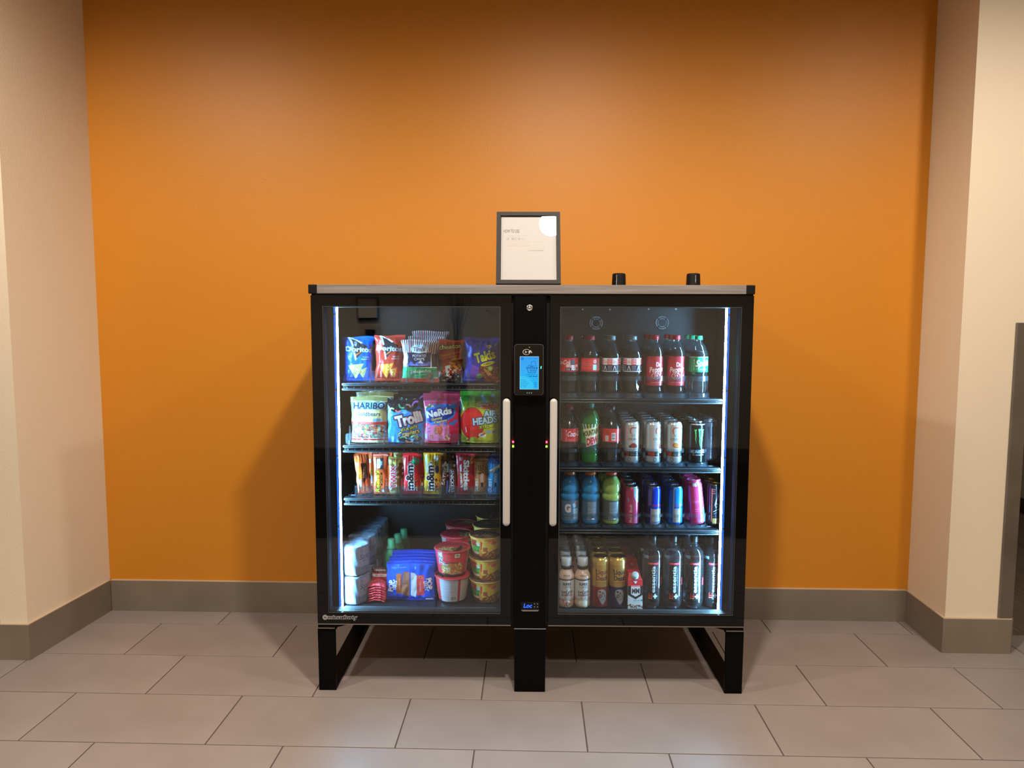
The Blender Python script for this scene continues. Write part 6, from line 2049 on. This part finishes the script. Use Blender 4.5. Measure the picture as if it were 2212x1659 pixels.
# milk carton with a shaped top and screw cap
def carton():
    t = empty('drink_carton')
    w, d, h = 56, 56, 112
    A = Art(236, h, '#c4c8c8', res=0.95)
    # faces: side 28 + front 62 centred at 118
    for cx in (118,):
        A.rect(0, 96, 236, h, '#cf2430')
        A.poly([(cx - 31, 98), (cx + 31, 98), (cx + 31, 62), (cx, 44), (cx - 31, 62)], '#c4c8c8').rect(cx - 31, 92, cx + 31, 112, '#cf2430')
        A.poly([(cx - 28, 92), (cx + 30, 92), (cx + 30, 58), (cx + 2, 40), (cx - 28, 58)], '#1a1a1e')
        A.poly([(cx - 15, 88), (cx + 19, 88), (cx + 19, 60), (cx + 2, 50), (cx - 15, 60)], '#dfe4ea').text('MM', cx + 2, 72, 18, '#1a1a1e', w=28, bold=0.10)
        A.rect(cx - 16, 88, cx + 20, 94, '#d8505a').text('MUSCLE MILK', cx + 2, 91, 3.6, '#f0e0e0', w=32, bold=0.04)
        A.text('25g Protein', cx + 6, 36, 4.5, '#3a5a78', w=26, bold=0.03).lines(cx - 8, 26, cx + 20, 31, 1, '#5a7a90').ell(cx + 25, 36, 4, 3.5, '#3a7a80')
        A.specks(cx - 30, 8, cx + 30, 20, ['#6a3a28', '#4a2418', '#8a5a40', '#c8a890'], 34, 2, 5.5, 195, 0.6).text('PROTEIN SHAKE', cx, 5, 3, '#3a2420', w=40, bold=0.03)
        A.rect(0, 0, cx - 31, 96, '#2a2426').lines(150, 10, 200, 80, 9, '#8a9094')

    def fn(U, V):
        # perimeter of a rounded rectangle, starting at the middle of the back
        p = (U - 118)
        hw, hd = w / 2, d / 2
        ax = np.where(np.abs(p) <= hw, p, np.sign(p) * hw)
        rest = np.clip(np.abs(p) - hw, 0, d)
        y = -hd + rest
        r2 = np.clip(np.abs(p) - hw - d, 0, hw)
        ax = np.where(r2 > 0, np.sign(p) * (hw - r2), ax)
        return ax / 1000, y / 1000, V / 1000
    link('carton_body', A.mesh('carton_body', fn), M['label'], t)
    # sloped red top
    hw, hd = w / 2000, d / 2000
    vs = [(-hw, -hd, h / 1000), (hw, -hd, h / 1000), (hw, hd, h / 1000), (-hw, hd, h / 1000), (-hw * 0.72, -hd * 0.15, 0.136), (hw * 0.72, -hd * 0.15, 0.136), (hw * 0.85, hd * 0.8, 0.139), (-hw * 0.85, hd * 0.8, 0.139)]
    MB().add(vs, [(0, 1, 5, 4), (1, 2, 6, 5), (2, 3, 7, 6), (3, 0, 4, 7), (4, 5, 6, 7), (3, 2, 1, 0)]).build('sloped_top', M['carton_red'], t, bevel=0.002)
    cp = lathe('cap', [(13, 0), (14, 3), (14, 8), (12.5, 9.5), (12.5, 17), (11, 18), (0.3, 18)], M['carton_cap'], t, 36, flute=(18, 0.4, 10, 16))
    cp.location = (0, -0.015, 0.1235)
    cp.rotation_euler = (0.72, 0, 0)
    MB().prism([(-0.0155, 0.002), (0, -0.020), (0.0155, 0.002), (0.014, 0.018), (-0.014, 0.018)], -0.0012, 0.001).build('cap_plate', M['carton_cap'], t, bevel=0.0005, loc=(0, -0.0205, 0.116), rot=(-0.82, 0, 0))
    return t


M['carton_red'] = pbr('carton_red', '#cf2834', 0.35)
M['carton_cap'] = pbr('carton_cap', '#bcd0dc', 0.35)
mm = carton()
place(mm, 0.4615, 0.135, Z4, 'white and red milk shake carton with black shield emblem and pale cap', 'drink carton', 'milk shake cartons', rz=0.05)
M['carton_red_cap'] = pbr('carton_red_cap', '#c01c28', 0.35)
for i in range(3):
    c = copy_tree(mm)
    for ch in c.children:
        if ch.name.startswith('cap'):
            ch.data = ch.data.copy()
            ch.data.materials.clear()
            ch.data.materials.append(M['carton_red_cap'])
    place(c, 0.4610, 0.205 + 0.070 * i, Z4, 'red capped milk shake carton, ' + ['right behind the front carton', 'third in the carton column', 'rearmost carton of the column'][i], 'drink carton', 'milk shake cartons')
    c.scale = (1, 1, 1.17 + 0.02 * i)

# water bottles with a black vertical label strip
eprof = [(20, 3, 1), (24, 0.8), (33, 6), (39, 20), (40.5, 36), (40.5, 120), (40.5, 192), (39.3, 206), (35.5, 220), (28, 232), (19, 241), (14.8, 248, 1), (14, 254, 1), (13.5, 270, 1)]
A = Art(44, 150, '#1a1b1f', res=1.1)
A.rect(0, 138, 44, 146, '#c43040').text('OVERACHIEVING H2O', 22, 142, 2.6, '#f0d0d4', w=26)
A.rect(0, 146, 44, 150, '#1a1b1f')
A.text('essentia', 21, 82, 15, '#c8ecff', w=102, rot=90, bold=0.06).text('ionized alkaline water', 34, 92, 3.2, '#9ac8e0', w=70, rot=90, bold=0.02)
A.text('H', 11, 17, 21, '#b8382c', w=15, bold=0.06).rect(4, 8, 18, 10, '#e09a70').rect(21, 14, 39, 20, '#b8d8e8').rect(27, 8, 33, 26, '#b8d8e8')
es_ = A


def water_bottle():
    t = empty('water_bottle')
    pr = smooth_prof(eprof, 5)
    lathe('water', [(max(r - 0.9, 0.1), z + 0.8) for r, z in pr if z <= 228] + [(0.1, 228)], M['water'], t, 48)
    lathe('bottle_body', [(0.3, 8)] + pr, M['pet'], t, 48)
    screw_cap(t, 15.5, 256, 279, 'black_cap')

    def fn(U, V):
        a = (U - 22) / 41.0 - PI / 2
        return 41.0 * np.cos(a) / 1000, 41.0 * np.sin(a) / 1000, (V + 38) / 1000
    link('label', es_.mesh('label', fn), M['label'], t)
    # pale price strip and small side panel printed on the film
    for nm, x0, x1, z0, z1, m_ in (('upper_strip', -60, -22, 198, 209, 'strip_blue'), ('side_panel', 34, 44, 96, 124, 'strip_red')):
        mb = MB()
        n = 8
        for i in range(n):
            a0, a1 = (x0 + (x1 - x0) * i / n) / 40.9 - PI / 2, (x0 + (x1 - x0) * (i + 1) / n) / 40.9 - PI / 2
            r = 0.0408 if z0 < 150 else 0.0396
            mb.add([(r * math.cos(a0), r * math.sin(a0), z0 / 1000), (r * math.cos(a1), r * math.sin(a1), z0 / 1000), (r * math.cos(a1), r * math.sin(a1), z1 / 1000), (r * math.cos(a0), r * math.sin(a0), z1 / 1000)], [(0, 1, 2, 3)])
        mb.build(nm, M[m_], t, smooth=True)
    return t


M['strip_blue'] = pbr('strip_blue', '#9ab4d8', 0.4)
M['strip_red'] = pbr('strip_red', '#b83040', 0.4)
wb = water_bottle()
n_ = 0
for k, x_ in enumerate((0.5325, 0.6110, 0.6895, 0.7620)):
    for i in range(3):
        c = wb if n_ == 0 else copy_tree(wb)
        n_ += 1
        place(c, x_ - (0.004 * i), 0.146 + 0.085 * i + (0.012 if k == 3 else 0), Z4 - 0.003, 'clear water bottle, black label strip, ' + ['first', 'second', 'third', 'fourth'][k] + ' column after cartons, ' + ORD[i], 'bottle', 'clear water bottles at the bottom', rz=-0.04 if i == 0 else 0.5 * i)
        c.scale = (0.93, 0.93, 1) if k < 3 else (0.86, 0.86, 0.97)


# clear feeder trays under the bottles and cans of the three upper shelves
def tray():
    t = empty('bottle_tray')
    w = 0.036
    MB().box(-w, w, 0.0, 0.40, 0.0, 0.0025).build('tray_floor', M['acrylic'], t)
    for sx in (-1, 1):
        MB().box(sx * w - 0.0008, sx * w + 0.0008, 0.01, 0.40, 0.0025, 0.020).build('side_rail', M['acrylic'], t)
    for nm, z0, z1, r in (('front_lip', 0.0, 0.0165, 0.0375), ('front_loop', 0.062, 0.080, 0.0382)):
        mb = MB()
        n = 18
        for i in range(n):
            a0, a1 = PI + PI * i / n, PI + PI * (i + 1) / n
            q = []
            for a, rr in ((a0, r), (a1, r), (a1, r - 0.0016), (a0, r - 0.0016)):
                q.append((rr * math.cos(a), 0.040 + rr * math.sin(a)))
            mb.add([(x, y, z0) for x, y in q] + [(x, y, z1) for x, y in q], [(0, 1, 5, 4), (1, 2, 6, 5), (2, 3, 7, 6), (3, 0, 4, 7), (4, 5, 6, 7), (3, 2, 1, 0)])
        mb.build(nm, M['acrylic'], t)
    for sx in (-1, 1):
        MB().box(sx * 0.0374 - 0.0007, sx * 0.0374 + 0.0007, 0.038, 0.046, 0.0, 0.080).build('loop_post', M['acrylic'], t)
    return t


tr = tray()
n_ = 0
for sh, zt, xs in (('top', 1.0735, (0.209, 0.288, 0.366, 0.445, 0.527, 0.606, 0.688)), ('second', 0.818, (0.213, 0.290, 0.370, 0.447, 0.527, 0.6055, 0.6885)), ('third', 0.5855, (0.217, 0.295, 0.373, 0.450, 0.532, 0.614, 0.693))):
    for k, x_ in enumerate(xs):
        c = tr if n_ == 0 else copy_tree(tr)
        n_ += 1
        place(c, x_, 0.108 + 0.002, zt, 'clear feeder tray on the ' + sh + ' shelf, ' + ['first', 'second', 'third', 'fourth', 'fifth', 'sixth', 'seventh'][k] + ' from the centre column', 'tray', 'clear feeder trays')
        if sh != 'top':
            c.scale = (1, 1, 0.8 if sh == 'second' else 0.62)
